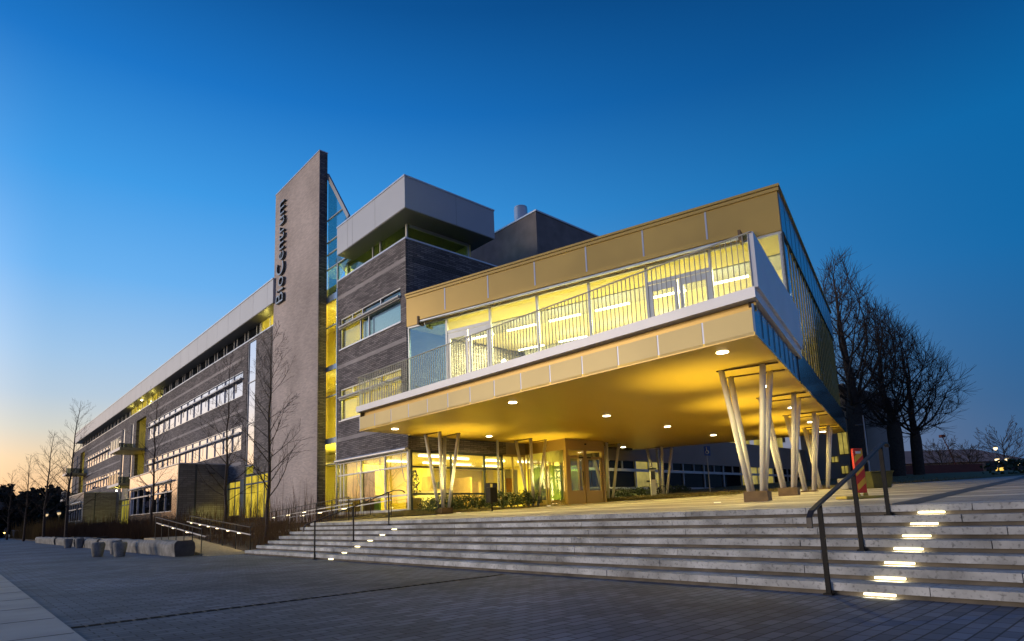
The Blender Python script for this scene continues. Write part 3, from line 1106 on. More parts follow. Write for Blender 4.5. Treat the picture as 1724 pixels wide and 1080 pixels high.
# plant room and flue behind
pr = MB()
pr.box(8.5, 16, .06, 9, 13.0, 17.45)
pro = pr.build('plant_room', 'plant_clad', bld)
p2 = MB()
p2.box(8.45, 16.05, .01, 9.05, 17.452, 17.54)
p2.build('coping', 'coping', pro)
fl = MB()
fl.lathe([(.42, 0), (.42, 2.1), (.40, 2.14), (.40, 2.2)], (10.6, 3.35, 17.5), 20)
fl.build('flue', 'coping', bld, smooth=False)
rd = MB()
rd.box(.31, 15.95, .31, 97.8, 13.0, 13.28)
rd.box(.36, 15.95, 13.95, 91, 14.0, 14.26)
build_each(rd, 'roof_deck', 'soffit_metal', bld)
# end of long roof at the fin
# ground floor lobby glazing, both faces of the corner
g, f = MB(), MB()
g.box(.10, .12, .12, 6.4, 1.45, 3.9)
f.box(.02, .097, .12, 6.45, 1.36, 1.47)
f.box(.02, .097, .12, 6.45, 3.84, 3.96)
f.box(.02, .097, .22, 6.4, 2.02, 2.09)
f.box(.02, .097, .22, 6.4, 3.24, 3.31)
for y in (1.9, 4.05, 5.75, 6.1):
    f.box(.02, .097, y, y + .08, 1.47, 2.02)
    f.box(.02, .097, y, y + .08, 2.09, 3.24)
    f.box(.02, .097, y, y + .08, 3.31, 3.84)
f.box(.0, .10, -.0, .12, 1.36, 3.96)
wn = g.build('lobby_glazing', 'front_glass', bld)
f.build('frame', 'frame_metal', wn)
cs = MB()
cs.tube([(-.12, -.05, 3.98), (-.12, 6.4, 3.98)], .085, 10)
cs.build('awning_tube', 'coping', wn)
ar = MB()
for y in (.35, 2.1, 4.2):
    ar.tube([(-.12, y, 3.95), (-.16, y - .05, 3.3), (-.06, y - .12, 2.7), (.02, y - .12, 2.6)], .018, 6)
ar.build('awning_arm', 'frame_metal', wn)
g, f = MB(), MB()
g.box(.14, 5.4, .10, .12, 1.5, 3.9)
for x in (.14, 2.25, 4.2, 5.32):
    f.box(x, x + .08, .02, .097, 1.36, 3.9)
f.box(.14, 5.4, .02, .097, 3.84, 3.955)
for (xa, xb) in ((.22, 2.25), (2.33, 4.2), (4.28, 5.32)):
    for z in (1.36, 2.04, 3.2):
        f.box(xa, xb, .025, .097, z, z + .08)
wn = g.build('lobby_glazing', 'lobby_glass', bld)
f.build('frame', 'frame_dark', wn)
# recessed glazing between corner and vestibule
g, f = MB(), MB()
g.box(5.5, 7.1, .3, .32, 1.5, 3.9)
for x in (5.42, 6.2, 7.02):
    f.box(x, x + .07, .22, .297, 1.4, 3.9)
f.box(5.42, 7.1, .22, .297, 3.9, 4.0)
wn = g.build('lobby_glazing', 'lobby_glass', bld)
f.build('frame', 'gold_low', wn)
hb = MB()
hb.box(5.42, 7.1, .2, .35, 4.0, 4.6)
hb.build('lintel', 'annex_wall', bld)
rp_ = MB()
rp_.tube([(4.75, -.35, 1.42), (4.75, -.35, 4.55)], .06, 10)
rp_.build('downpipe', 'frame_metal', bld)
# lobby interior
li = MB()
li.box(.2, 14, .4, 12, 1.30, 1.44)
lio = li.build('lobby_floor', 'interior_floor', bld)
lc = MB()
lc.box(.32, 14, .36, 12, 3.97, 4.1)
lc.build('lobby_ceiling', 'interior_white', bld)
lw_ = MB()
lw_.box(.2, 14, 9.0, 9.2, 1.44, 3.97)
lw_.box(11.5, 11.7, .4, 9, 1.44, 3.97)
lw_.box(.35, 1.3, 6.46, 6.52, 1.44, 3.97)
lw_.box(4.6, 4.8, 5.2, 9, 1.44, 3.97)
lw_.build('lobby_wall', 'interior_wall', bld)
ld = MB()
ld.box(1.2, 1.3, 4.95, 6.4, 1.44, 3.42)
build_each(ld, 'lobby_partition', 'interior_dark', bld)
lg2 = MB()
lg2.box(1.2, 1.26, 4.35, 4.9, 1.44, 2.25)
lg2.build('lobby_partition', 'board_green', bld)
lwd = MB()
lwd.box(6.9, 7.0, 4.4, 6.0, 1.44, 3.2)
lwd.box(9.2, 9.4, 6.5, 8.2, 1.44, 3.1)
lwd.box(11.38, 11.48, .7, 1.9, 1.44, 3.3)
lwd.box(11.38, 11.48, 3.2, 4.1, 1.44, 3.0)
lwd.box(4.2, 4.4, 4.6, 5.2, 1.44, 3.2)
build_each(lwd, 'lobby_panel', 'interior_wood', bld)
lt = MB()
for x, y in ((1.6, 1.5), (1.6, 4.3), (3.6, 2.0), (3.9, 4.5), (6.2, 2.2), (6.0, 4.8), (8.5, 2.2), (8.4, 5)):
    lt.box(x, x + 1.3, y, y + .10, 3.86, 3.93)
build_each(lt, 'ceiling_lamp', 'tube_light', bld)
for x, y in ((2.2, 2.5), (2.6, 6.2), (6.3, 3.2), (9, 4)):
    lamp('lobby_light', 'AREA', (x, y, 3.9), 270, YEL, bld, 2.2)

# entrance vestibule
ve = MB()
ve.box(7.1, 9.95, -2.5, -2.35, 4.02, 4.54)
ve.box(7.1, 7.22, -2.35, .2, 4.02, 4.54)
ve.box(9.83, 9.95, -2.35, .2, 4.02, 4.54)
ve.box(9.83, 9.95, -.9, -.8, 1.45, 4.02)
ve.box(9.83, 9.95, .08, .2, 1.45, 4.02)
ve.box(7.1, 7.3, -2.5, -2.35, 1.45, 4.02)
ve.box(9.75, 9.95, -2.5, -2.35, 1.45, 4.02)
ve.box(8.42, 8.60, -2.5, -2.35, 1.45, 4.02)
veo = ve.build('vestibule', 'gold_panel', bld)
for xa, xb, hs in ((7.3, 8.42, 1), (8.60, 9.75, -1)):
    d = MB()
    d.box(xa + .01, xb - .01, -2.47, -2.42, 1.47, 2.1)
    d.box(xa + .01, xa + .13, -2.47, -2.42, 2.1, 3.62)
    d.box(xb - .13, xb - .01, -2.47, -2.42, 2.1, 3.62)
    d.box(xa + .01, xb - .01, -2.47, -2.42, 3.62, 3.74)
    do = d.build('entrance_door', 'gold_panel', bld)
    MB().box(xa + .13, xb - .13, -2.45, -2.44, 2.1, 3.62).build('pane', 'lobby_glass', do)
    hx = xb - .2 if hs > 0 else xa + .2
    MB().tube([(hx, -2.47, 2.35), (hx, -2.56, 2.35), (hx, -2.56, 3.0), (hx, -2.47, 3.0)], .018, 6).build('handle', 'black_metal', do)
    MB().box(hx - .18, hx + .12, -2.49, -2.471, 3.66, 3.71).build('closer', 'black_metal', do)
    tp = MB()
    tp.box(xa + .02, xb - .02, -2.44, -2.43, 3.76, 4.0)
    tp.build('transom_pane', 'lobby_glass', bld)
g, f = MB(), MB()
g.box(7.14, 7.16, -2.3, .15, 1.5, 4.02)
for y in (-2.35, -1.15, .08):
    f.box(7.11, 7.19, y, y + .06, 1.45, 4.02) if y > -2.3 else None
f.box(7.11, 7.19, -2.3, .1, 1.42, 1.5)
wn = g.build('vestibule_glazing', 'lobby_glass', bld)
f.build('frame', 'gold_low', wn)
for xa, xb in ((7.3, 8.5), (8.55, 9.75)):
    d = MB()
    d.box(xa, xa + .1, .10, .15, 1.46, 3.7)
    d.box(xb - .1, xb, .10, .15, 1.46, 3.7)
    d.box(xa + .1, xb - .1, .10, .15, 3.55, 3.7)
    d.box(xa + .1, xb - .1, .10, .15, 1.46, 1.75)
    do = d.build('inner_door', 'interior_wood', bld)
    MB().box(xa + .1, xb - .1, .12, .13, 1.75, 3.55).build('pane', 'stair_glass', do)
MB().box(7.3, 9.75, .10, .15, 3.702, 4.5).build('inner_lintel', 'interior_wall', bld)
MB().box(9.88, 9.90, -2.35, -.9, 1.46, 4.02).box(9.88, 9.90, -.8, .08, 1.46, 4.02).build('vestibule_glazing', 'lobby_glass', bld)
vf = MB()
vf.box(7.22, 9.83, -2.35, .2, 1.38, 1.46)
vf.build('vestibule_floor', 'interior_floor', bld)
vl = MB()
vl.box(7.6, 8.6, -1.7, -1.6, 4.3, 4.36)
vl.box(8.9, 9.7, -1.2, -1.1, 4.3, 4.36)
build_each(vl, 'ceiling_lamp', 'tube_light', bld)
lamp('vestibule_light', 'AREA', (8.5, -1.2, 4.4), 40, YEL, bld, 1.0)
MB().lathe([(.05, 0), (.05, .06)], (8.5, -2.54, 4.3), 8).build('camera_dome', 'black_metal', bld)

# pavilions in front of the long facade
for (ya, yb, far) in ((22.85, 37.7, False), (61.4, 75, True)):
    px = -3.15
    pv = MB()
    fz0, fz1 = 2.08, 4.12
    pv.box(px, px + .2, ya, ya + 1.4, 1.0, 5.18)
    pv.box(px, px + .2, yb - .6, yb, 1.0, 5.18)
    pv.box(px, px + .2, ya + 1.4, yb - .6, 4.12, 5.18)
    pv.box(px, px + .2, ya + 1.4, yb - .6, 1.0, 2.08)
    po = pv.build('pavilion', 'mirror_panel' if not far else 'side_panel', bld)
    ps = MB()
    ps.box(px + .02, -.01, ya - .15, ya - .002, 1.0, 5.18)
    ps.box(px + .2, -.01, yb - .2, yb - .02, 1.0, 5.18)
    build_each(ps, 'side_wall', 'side_brick', po)
    pt = MB()
    pt.box(px + 1.0, px + 1.12, ya - .17, ya - .151, 1.0, 5.18)
    pt.box(px - .03, px - .002, ya - .17, ya + .05, 1.0, 5.2)
    build_each(pt, 'corner_trim', 'frame_dark', po)
    pr_ = MB()
    pr_.box(px - .06, 0 - .02, ya - .2, yb + .05, 5.182, 5.26)
    pr_.build('roof', 'coping', po)
    g, f = MB(), MB()
    vertical_windows(g, f, ya + 1.4, yb - .6, fz0, fz1, 6, x=px + .12, split=.68)
    wn = g.build('window', 'coated_glass' if not far else 'dark_glass', po)
    f.build('frame', 'frame_metal', wn)
    f = MB()
    f.tube([(px - .12, ya + 1.2, 4.18), (px - .12, yb - .4, 4.18)], .07, 8)
    f.build('awning_tube', 'frame_metal', wn)
    MB().box(-1.3, -.9, ya - .25, ya - .155, 4.55, 4.62).build('wall_lamp', 'frame_dark', po)
lamp('pavilion_light', 'SPOT', (-1.2, 21.2, 1.5), 55, YEL, bld, .1, rot=(R(75), 0, R(0)), spot=R(110))
lamp('facade_light', 'POINT', (-.9, 56.2, 4.6), 25, YEL, bld, .1)
MB().lathe([(.08, 0), (.08, .12)], (-.9, 56.2, 5.08), 8).build('soffit_lamp', 'downlight', bld)
lamp('facade_light', 'POINT', (-1.1, 58.5, 2.0), 60, YEL, bld, .1)

# ------------------------------------------------------------------ entrance wing (gold clad box on V columns)
wing = empty('entrance_wing', C0, B, 'gold clad entrance wing raised on slanted white columns with glowing glazed balcony', 'building')
YE = -15.1
Qs = m2w(-2.45, -.28)
Ps = (-6.44, -15.18)
SO = [Qs, Ps, (15.35, -15.18), m2w(15.5, -1.0), m2w(9.96, -1.0), m2w(9.96, -.02), m2w(.02, -.02), m2w(-.02, -.28)]
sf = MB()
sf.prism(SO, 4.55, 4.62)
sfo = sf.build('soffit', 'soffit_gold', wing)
# front fascia panels along the main-frame direction
ed = Vector((Ps[0] - Qs[0], Ps[1] - Qs[1]))
L_ = ed.length
ed.normalize()


def ept(s, inn=0):
    n = Vector((-ed.y, ed.x))          # left of direction Q->P = into the building
    return (Qs[0] + ed.x * s + n.x * inn, Qs[1] + ed.y * s + n.y * inn)


pn, jt = MB(), MB()
npn = 14
for i in range(npn):
    a, b = L_ * i / npn, L_ * (i + 1) / npn
    pn.wall(ept(a + .022, 0), ept(b - .022, 0), 4.56, 5.10, .03)
    jt.wall(ept(a - .022, .006), ept(a + .022, .006), 4.56, 5.10, .03)
build_each(pn, 'fascia_panel', 'gold_low', wing)
build_each(jt, 'panel_joint', 'joint_metal', wing)
lp = MB()
lp.wall(ept(0, -.012), ept(L_, -.012), 4.535, 4.56, .05)
lp.wall(ept(0, .16), ept(L_, .16), 5.10, 5.30, .05)
lp.build('fascia_trim', 'gold_panel', wing)
lr = MB()
lr.wall(m2w(-.02, -.28), (Qs[0] + .02, Qs[1] + .0), 4.62, 5.3, .04)
lr.build('fascia_return', 'gold_low', wing)
# balcony slab
Qb, Pb = m2w(-2.56, -.2), (-6.58, -15.28)
slb = MB()
slb.prism([Qb, Pb, (.0, -15.28), (.3, -15.1), (.3, -.02), m2w(-.02, -.2)], 5.30, 5.53)
bal = slb.build('balcony', 'white_metal', wing)
ln = Vector((Pb[0] - Qb[0], Pb[1] - Qb[1]))
LL = ln.length
ln.normalize()
nn = Vector((-ln.y, ln.x))


def bpt(s, inn, z):
    return (Qb[0] + ln.x * s + nn.x * inn, Qb[1] + ln.y * s + nn.y * inn, z)


rl = MB()
nb = 130
for i in range(nb + 1):
    s = .04 + (LL - .1) * i / nb
    rl.flatbar([bpt(s, .06, 5.531), bpt(s, .06, 6.70)], (ln.x, ln.y, 0), .012, .020)
rl.flatbar([bpt(0, .06, 6.72), bpt(LL, .06, 6.72)], (nn.x, nn.y, 0), .05, .02)
q0 = m2w(-.06, -.24)
q1 = bpt(.0, .06, 0)
for i in range(1, 22):
    t = i / 22
    x, y = q1[0] + (q0[0] - q1[0]) * t, q1[1] + (q0[1] - q1[1]) * t
    rl.box(x - .01, x + .01, y - .01, y + .01, 5.531, 6.70)
rl.flatbar([(q1[0], q1[1], 6.72), (q0[0], q0[1], 6.72)], (ln.x, ln.y, 0), .05, .02)
rl.build('railing', 'baluster', bal)
ww = MB()
ww.box(-6.50, -.15, -15.34, -15.22, 5.531, 6.73)
ww.build('side_parapet', 'white_metal', bal)
# wing body
fz = MB()
fz.box(-.02, .10, YE, -.02, 9.33, 10.72)
fz.build('upper_fascia', 'gold_panel', wing)
BAY = [0, -2.16, -4.35, -6.51, -8.66, -10.80, -12.93, -15.1]
jt = MB()
for y in BAY[1:-1]:
    jt.box(-.028, -.021, y - .028, y + .028, 9.34, 10.62)
build_each(jt, 'panel_joint', 'joint_metal', wing)
cpw = MB()
cpw.box(-.10, 15.45, YE - .08, .0, 10.722, 10.80)
cpw.box(-.07, 0.12, YE - .05, -.02, 10.60, 10.70)
build_each(cpw, 'roof_edge', 'gold_panel', wing)
rfw = MB()
rfw.box(.10, 15.35, YE + .02, -.02, 10.3, 10.72)
rfw.build('roof', 'zinc_dark', wing)
# glazing bays
fm = MB()
for y in BAY:
    yy = max(min(y, -.06), YE + .06)
    fm.box(.03, .13, yy - .045, yy + .045, 5.531, 9.25)
fm.box(.03, .13, YE, -.02, 9.25, 9.33)
fm.box(.03, .13, YE, -.02, 5.531, 5.60)
fmo = fm.build('glazing_frame', 'frame_metal', wing)
for i in range(7):
    ya, yb = BAY[i + 1] + .05, BAY[i] - .05
    if i in (1, 5):
        MB().box(.07, .09, ya, yb, 8.74, 9.25).build('glazing', 'clear_glass', wing)
        MB().box(.045, .12, ya, yb, 8.62, 8.74).build('door_head', 'frame_metal', wing)
        mid = (ya + yb) / 2
        for (a, b, hs) in ((ya, mid - .03, 1), (mid + .03, yb, -1)):
            d = MB()
            d.box(.05, .11, a, a + .13, 5.62, 8.6)
            d.box(.05, .11, b - .13, b, 5.62, 8.6)
            d.box(.05, .11, a + .13, b - .13, 5.62, 5.85)
            d.box(.05, .11, a + .13, b - .13, 8.36, 8.6)
            do = d.build('balcony_door', 'frame_metal', wing)
            MB().box(.075, .085, a + .13, b - .13, 5.85, 8.36).build('pane', 'clear_glass', do)
            hy = b - .07 if hs > 0 else a + .07
            MB().tube([(.05, hy, 6.5), (-.02, hy, 6.5), (-.02, hy + .12 * -hs, 6.5)], .012, 6).build('handle', 'black_metal', do)
    else:
        MB().box(.07, .09, ya, yb, 5.6, 9.25).build('glazing', 'clear_glass' if i else 'corner_glass', wing)
aw = MB()
aw.box(-.36, -.03, -14.0, -.95, 9.36, 9.50)
awo = aw.build('awning', 'gold_panel', wing)
a2 = MB()
a2.tube([(-.30, -13.95, 9.30), (-.30, -1.0, 9.30)], .055, 8)
a2.build('awning_roller', 'coping', awo)
a3 = MB()
for y in (-.98, -13.97):
    MB().box(-.40, -.03, y - .04, y + .04, 9.16, 9.52).build('awning_bracket', 'bronze_box', awo)
for y in (-2.6, -5, -7.4, -9.8, -12.2):
    MB().tube([(-.1, y, 9.24), (-.28, y - .5, 9.20)], .02, 6).build('awning_arm', 'bronze_box', awo)
# interior of the upper room
ir = MB()
ir.box(.13, 15.2, YE + .1, -.05, 5.4, 5.529)
ir.build('room_floor', 'interior_floor', wing)
ic = MB()
ic.box(.14, 1.7, YE + .1, -.05, 9.26, 9.32)
ic.build('room_ceiling', 'interior_wall', wing)
MB().box(1.702, 3.1, YE + .1, -.05, 9.22, 9.32).build('ceiling_panel', 'zinc', wing)
MB().box(3.102, 15.2, YE + .1, -.05, 9.26, 9.32).build('room_ceiling', 'interior_white', wing)
MB().lathe([(.02, .5), (.12, .4), (.2, .2), (.2, .0), (.05, -.02)], (1.6, -3.95, 7.05), 14).build('pendant_lamp', 'tube_light', wing)
MB().tube([(1.6, -3.95, 7.5), (1.6, -3.95, 9.22)], .01, 5).build('pendant_cord', 'frame_dark', wing)
for yb_ in (-5.5, -9.8, -14.0):
    MB().box(6.1, 6.38, yb_ - .2, yb_ + .2, 5.53, 8.5).build('room_column', 'white_metal', wing)
for yb_, mt_ in ((-7.2, 'interior_wood'), (-11.6, 'interior_dark')):
    MB().box(6.30, 6.385, yb_ - .5, yb_ + .5, 5.53, 7.7).build('room_door', mt_, wing)
iw = MB()
iw.box(6.4, 6.5, YE + .3, -2.2, 5.53, 8.5)
iw.box(6.4, 15.2, -.3, -.1, 5.53, 9.26)
iw.box(15.2, 15.3, YE + .1, -.05, 4.62, 9.3)
iw.box(.4, 6.4, -.4, -.05, 5.53, 9.26) if False else None
iwo = iw.build('room_wall', 'interior_white', wing)
gj = MB()
for k in range(1, 8):
    gj.box(6.39, 6.399, YE + .3, -2.2, 5.53 + k * .38, 5.538 + k * .38)
for k in range(12):
    gj.box(6.39, 6.3985, YE + .5 + k * 1.1, YE + .508 + k * 1.1, 5.53, 8.49)
gj.build('wall_joint', 'interior_wood', iwo)
ib = MB()
ib.box(6.35, 6.6, YE + .3, -2.2, 8.5, 9.25)
ib.build('bulkhead', 'zinc', wing)
ilt = MB()
for x, ys_ in ((2.0, (-2.5, -4.6, -6.65, -8.7, -10.85, -13.0)), (5.0, (-3.3, -5.5, -7.7, -9.8, -12.0, -14))):
    for y in ys_:
        ilt.box(x, x + .10, y - .7, y + .7, 8.84, 8.90)
build_each(ilt, 'ceiling_lamp', 'tube_light', wing)
for y in (-3, -7.5, -12):
    lamp('room_light', 'AREA', (3.2, y, 9.2), 1350, (1, .87, .42), wing, 3.2)
ptx = MB()
ptx.lathe([(.16, 0), (.2, .35)], (1.6, -1.0, 5.53), 12)
ptx.build('interior_pot', 'white_metal', wing)

# end wall of the wing
EW = YE
sp_ = MB()
sp_.box(.10, 15.35, EW - .02, EW + .1, 9.33, 10.72)
for k in range(14):
    pass
sp_.build('side_fascia', 'side_panel', wing)
sj = MB()
for k in range(1, 15):
    sj.box(k * 1.05, k * 1.05 + .025, EW - .026, EW - .02, 9.34, 10.7)
for k in range(1, 9):
    sj.box(-6.4 + k * .72, -6.4 + k * .72 + .02, -15.216, -15.205, 4.63, 5.2)
build_each(sj, 'panel_joint', 'frame_dark', wing)
gd = MB()
gd.box(.14, 15.3, EW + .0, EW + .03, 5.55, 9.33)
gdo = gd.build('side_glazing', 'side_glass', wing)
fn_ = MB()
for k in range(19):
    x = 1.15 + k * .755
    fn_.box(x, x + .075, EW - .02, EW - .003, 5.62, 9.3)
build_each(fn_, 'sun_fin', 'fin_glow', wing)
fb = MB()
fb.box(.15, 15.3, EW - .05, EW - .003, 9.26, 9.325)
fb.box(.03, .14, EW - .03, EW + .05, 5.53, 9.33)
fb.build('side_frame', 'frame_dark', wing)
lwp = MB()
lwp.box(-6.43, -.4, -15.20, -15.16, 4.56, 5.22)
lwp.build('side_skirt', 'side_panel', wing)
lwp = MB()
lwp.box(-.4, 15.35, -15.22, -15.14, 4.56, 5.55)
lwp.build('side_skirt', 'dark_panel', wing)
ls = MB()
ls.box(-6.3, -.1, -15.12, -15.08, 5.2, 5.3)
ls.build('shadow_gap', 'bronze_box', wing)
# rear face of wing
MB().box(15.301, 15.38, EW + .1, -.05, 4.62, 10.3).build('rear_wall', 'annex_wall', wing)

# downlights in the soffit
dl = [(-5.42, -14.28), (-.4, -14.28), (4.6, -14.28), (9.55, -14.3), (14.0, -14.3), (-3.45, -7.43), (1.32, -8.51), (6.04, -9.23), (10.93, -9.88), (-1.87, -.99), (2.88, -2.21), (12.52, -4.6)]
for x, y in dl:
    o = MB().lathe([(.12, 0), (.135, .004), (.135, .012)], (x, y, 4.536), 16).build('downlight', 'downlight', wing)
    lamp('downlight_beam', 'SPOT', (x, y, 4.52), 560, WARM, o, .1, spot=R(160), blend=.8)
# V column groups
cols = [(-3.0, -14.28, True), (2.0, -14.28, True), (7.0, -14.28, False), (12.0, -14.28, False)]
colsL = [(.66, -1.32, True), (5.6, -2.75, False)] + [(*m2w(11.0, -1.75), False), (*m2w(15.75, -1.85), False)]
for i, (x, y, bx) in enumerate(cols + colsL):
    xm = w2m(x, y)[0]
    zb = plaza_z(xm)
    left = i >= 4
    rot = -TH if left else 0
    th_ = .25 if bx else .05
    base = MB()
    cr_, sr_ = math.cos(rot), math.sin(rot)

    def pt(dx, dy, z):
        return (x + dx * cr_ - dy * sr_, y + dx * sr_ + dy * cr_, z)
    hw = .28
    base.prism([pt(-hw, -hw, 0)[:2], pt(hw, -hw, 0)[:2], pt(hw, hw, 0)[:2], pt(-hw, hw, 0)[:2]], zb - .1, zb + th_)
    grp = base.build('column_base', 'bronze_box', wing)
    for dx, dy in ((-.5, -.5), (.5, -.5), (-.5, .5), (.5, .5)):
        lg = MB()
        lg.tube([pt(dx * .3, dy * .3, zb + th_ - .02), pt(dx, dy, 4.56)], [.066, .075], 14)
        lg.build('leg', 'column_paint', grp, smooth=True)
    pl = MB()
    for dd in (-.5, .5):
        e0, e1 = (-.62, .55) if not left else (-.55, .55)
        if left:
            pl.flatbar([pt(dd, -.6, 4.535), pt(dd, .6, 4.535)], (1, 0, 0), .07, .025)
        else:
            pl.flatbar([(x + dd, y - .85, 4.535), (x + dd, y + .62, 4.535)], (1, 0, 0), .07, .025)
    pl.build('head_plate', 'bronze_box', grp)
    ux, uy = pt(0, 1.0 if not left else -1.0, 0)[:2]
    um = w2m(ux, uy)[0]
    uo = MB().lathe([(.09, 0), (.09, .02)], (ux, uy, plaza_z(um) + .012), 12).build('ground_lamp', 'ground_lens', wing)
    lamp('uplight', 'SPOT', (ux, uy, plaza_z(um) + .08), 800, WARM, uo, .06, rot=(math.pi, 0, 0), spot=R(84), blend=1.0)

# ------------------------------------------------------------------ low annex behind the wing
ann = empty('annex_building', Mw(10, .3), A, 'low grey annex with a ribbon of windows behind the columns', 'building')
YA_ = .3
an = MB()
an.box(0, 31, 0, .3, 4.0, 5.75)
an.box(0, 31, 0, .3, 1.2, 2.4)
an.box(0, 1.16, 0, .3, 2.4, 4.0)
an.box(29.76, 31, 0, .3, 2.4, 4.0)
an.box(31, 45, -3.6, .3, 1.2, 11)
an.box(0, 31, .3, 6, 9.6, 9.9)
an.box(0, 31, 1.6, 1.9, 6.6, 9.6)
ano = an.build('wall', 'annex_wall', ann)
g, f = MB(), MB()
vertical_windows(g, f, 0, 1, 0, 1, 1)
rngw = random.Random(5)
lits = {1: 'warm', 7: 'warm2', 8: 'warm2'}
nW = 11
for i in range(nW):
    xa, xb = 1.16 + i * 2.6, 1.16 + (i + 1) * 2.6
    g, f = MB(), MB()
    g.box(xa, xb, .12, .14, 2.4, 4.0)
    f.box(xa, xb, .02, .117, 3.38, 3.54)
    f.box(xa, xa + .09, .03, .117, 2.4, 3.38)
    f.box(xa, xa + .09, .03, .117, 3.54, 4.0)
    f.box(xa + 1.35, xa + 1.41, .03, .117, 3.54, 4.0)
    f.box(xa, xb, -.04, .117, 2.34, 2.44)
    wn = g.build('window', 'lit_far' if i in (2, 7, 8) else 'annex_glass', ann)
    f.build('frame', 'frame_metal', wn)
for (xa, xb) in ((19.5, 22), (22.3, 24.2), (25, 27.5), (28, 30.3)):
    MB().box(xa, xb, 1.55, 1.59, 6.0, 7.2).build('window', 'lit_far', ann)
MB().box(0, 31, .3, 1.6, 5.7, 5.76).build('terrace', 'zinc_dark', ann)
for (ya, yb, za, zb_) in ((-3.5, -2.75, 5.1, 6.9), (-2.6, -2.05, 4.5, 4.95), (-3.3, -2.75, 3.5, 4.1)):
    wn = MB().box(30.95, 30.985, ya, yb, za, zb_).build('window', 'lit_far', ann)
    fr_2 = MB()
    for q in (ya, (ya + yb) / 2 - .02, yb - .04):
        fr_2.box(30.92, 30.949, q, q + .04, za, zb_)
    fr_2.box(30.92, 30.949, ya, yb, za - .04, za).box(30.92, 30.949, ya, yb, zb_, zb_ + .04)
    fr_2.build('frame', 'frame_dark', wn)

# ------------------------------------------------------------------ stone stairs
stairs = empty('staircase', Mw(-6.4, 0), A, 'wide pale stone staircase with glowing step lights up to the plaza', 'stairs')
Y0, Y1 = .85, -32
rg = random.Random(3)
for k in range(7):
    x = .41 * k
    zt = .1457 * (k + 1)
    slab = MB()
    ys_ = Y0 + .05 * k * 0
    y = ys_
    off = rg.uniform(.6, 1.9)
    first = True
    while y > Y1:
        ln_ = off if first else 2.2
        first = False
        y2 = max(y - ln_, Y1)
        j = rg.uniform(-.004, .004)
        slab.box(x + j, x + .52, y2 + .005, y - .005, zt - .092, zt + rg.uniform(-.0015, .0015))
        y = y2
    so_ = slab.build('step', 'step_stone', stairs)
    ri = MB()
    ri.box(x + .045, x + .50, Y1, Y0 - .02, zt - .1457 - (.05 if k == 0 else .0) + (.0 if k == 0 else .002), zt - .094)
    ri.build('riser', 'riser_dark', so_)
    for (yl, wl_) in ((-19.36, .16), (-5.78, .11)):
        if yl > -6 and k == 6:
            continue
        MB().box(x + .005, x + .044, yl - wl_, yl + wl_, zt - .142 + .02, zt - .1).build('step_light', 'step_glow', so_)
fill = MB()
fill.prism([(.3, Y1), (2.9, Y1), (2.9, Y0 - .03), (.3, Y0 - .03)], -.03, [.02, .86, .86, .02])
fill.build('stair_core', 'concrete', stairs)
for k in range(7):
    lamp('step_light_glow', 'AREA', tuple(Mw(-6.4 + .41 * k - .02, -19.36, .1457 * (k + 1) - .11)), 1.6, (1, .82, .45), None, .3, rot=(R(50), 0, A - R(90)), size_y=.04)

# ------------------------------------------------------------------ handrails


def stair_rail(yM, label, end_up, wid):
    root = empty('handrail', Mw(-6.4, yM), A, label, 'handrail', 'handrails of the stone stairs')
    P = MB()
    pts = [(-.36, 0, .80), (-.35, 0, .92), (-.28, 0, .995), (-.05, 0, 1.075), (1.16, 0, 1.46), (2.43, 0, 1.905), (2.62, 0, 1.965), (2.85, 0, 1.985), (3.0, 0, 1.955), (3.06, 0, 1.90)]
    if end_up == 'b':
        pts = pts[:7] + [(2.72, 0, 1.965), (2.80, 0, 1.92)]
    P.flatbar(pts, (0, 1, 0), wid, .028)
    P.build('rail', 'rail_steel', root, bevel=.004)
    for (x, z0, z1) in ((-.02, 0, 1.075), (1.22, .437, 1.475), (2.46, .875, 1.905)):
        p = MB()
        p.flatbar([(x, 0, z0), (x, 0, z1)], (0, 1, 0), wid * .85, .03)
        p.box(x - .05, x + .05, -.05, .05, z0, z0 + .02)
        p.build('post', 'black_metal', root)


stair_rail(-4.85, 'dark steel handrail on the left flight of the stone stairs', 'a', .05)
stair_rail(-18.83, 'dark steel handrail on the right of the stairs near the warning beacon', 'b', .065)


def ramp_rail(pts, label, npost, leds, postn=.95, led_side=1):
    """pts in main frame (x,y,zground)"""
    o0 = pts[0]
    root = empty('handrail', Mw(*o0), A, label, 'handrail', 'handrails of the ramp')
    rel = [Vector((p[0] - o0[0], p[1] - o0[1], p[2] - o0[2])) for p in pts]
    d = (rel[-1] - rel[0])
    dn = Vector((d.x, d.y, 0)).normalized()
    side = Vector((-dn.y, dn.x, 0))
    MB().flatbar([p + Vector((0, 0, postn)) for p in rel], side, .05, .025).build('rail', 'rail_steel', root)
    off = side * .07 * led_side
    MB().flatbar([rel[0] - dn * .2 + Vector((0, 0, .68)) + off] + [p + Vector((0, 0, .70)) + off for p in rel[1:-1]] + [rel[-1] + dn * .15 + Vector((0, 0, .70)) + off], side, .04, .04).build('lower_rail', 'frame_metal', root)
    tot = d.length
    for i in range(npost):
        t = i / (npost - 1)
        q = rel[0] + d * t
        MB().flatbar([q, q + Vector((0, 0, postn - .012))], dn, .05, .02).build('post', 'black_metal', root)
    for t in leds:
        q = rel[0] + d * t + Vector((0, 0, .668)) + off
        e = MB().flatbar([q - dn * .2, q + dn * .2], side, .035, .02).build('rail_light', 'rail_led', root)
        lamp('rail_beam', 'SPOT', tuple(q + Vector((0, 0, -.02))), 9, (1, .74, .32), e, .03, spot=R(120), blend=.5)
    return root


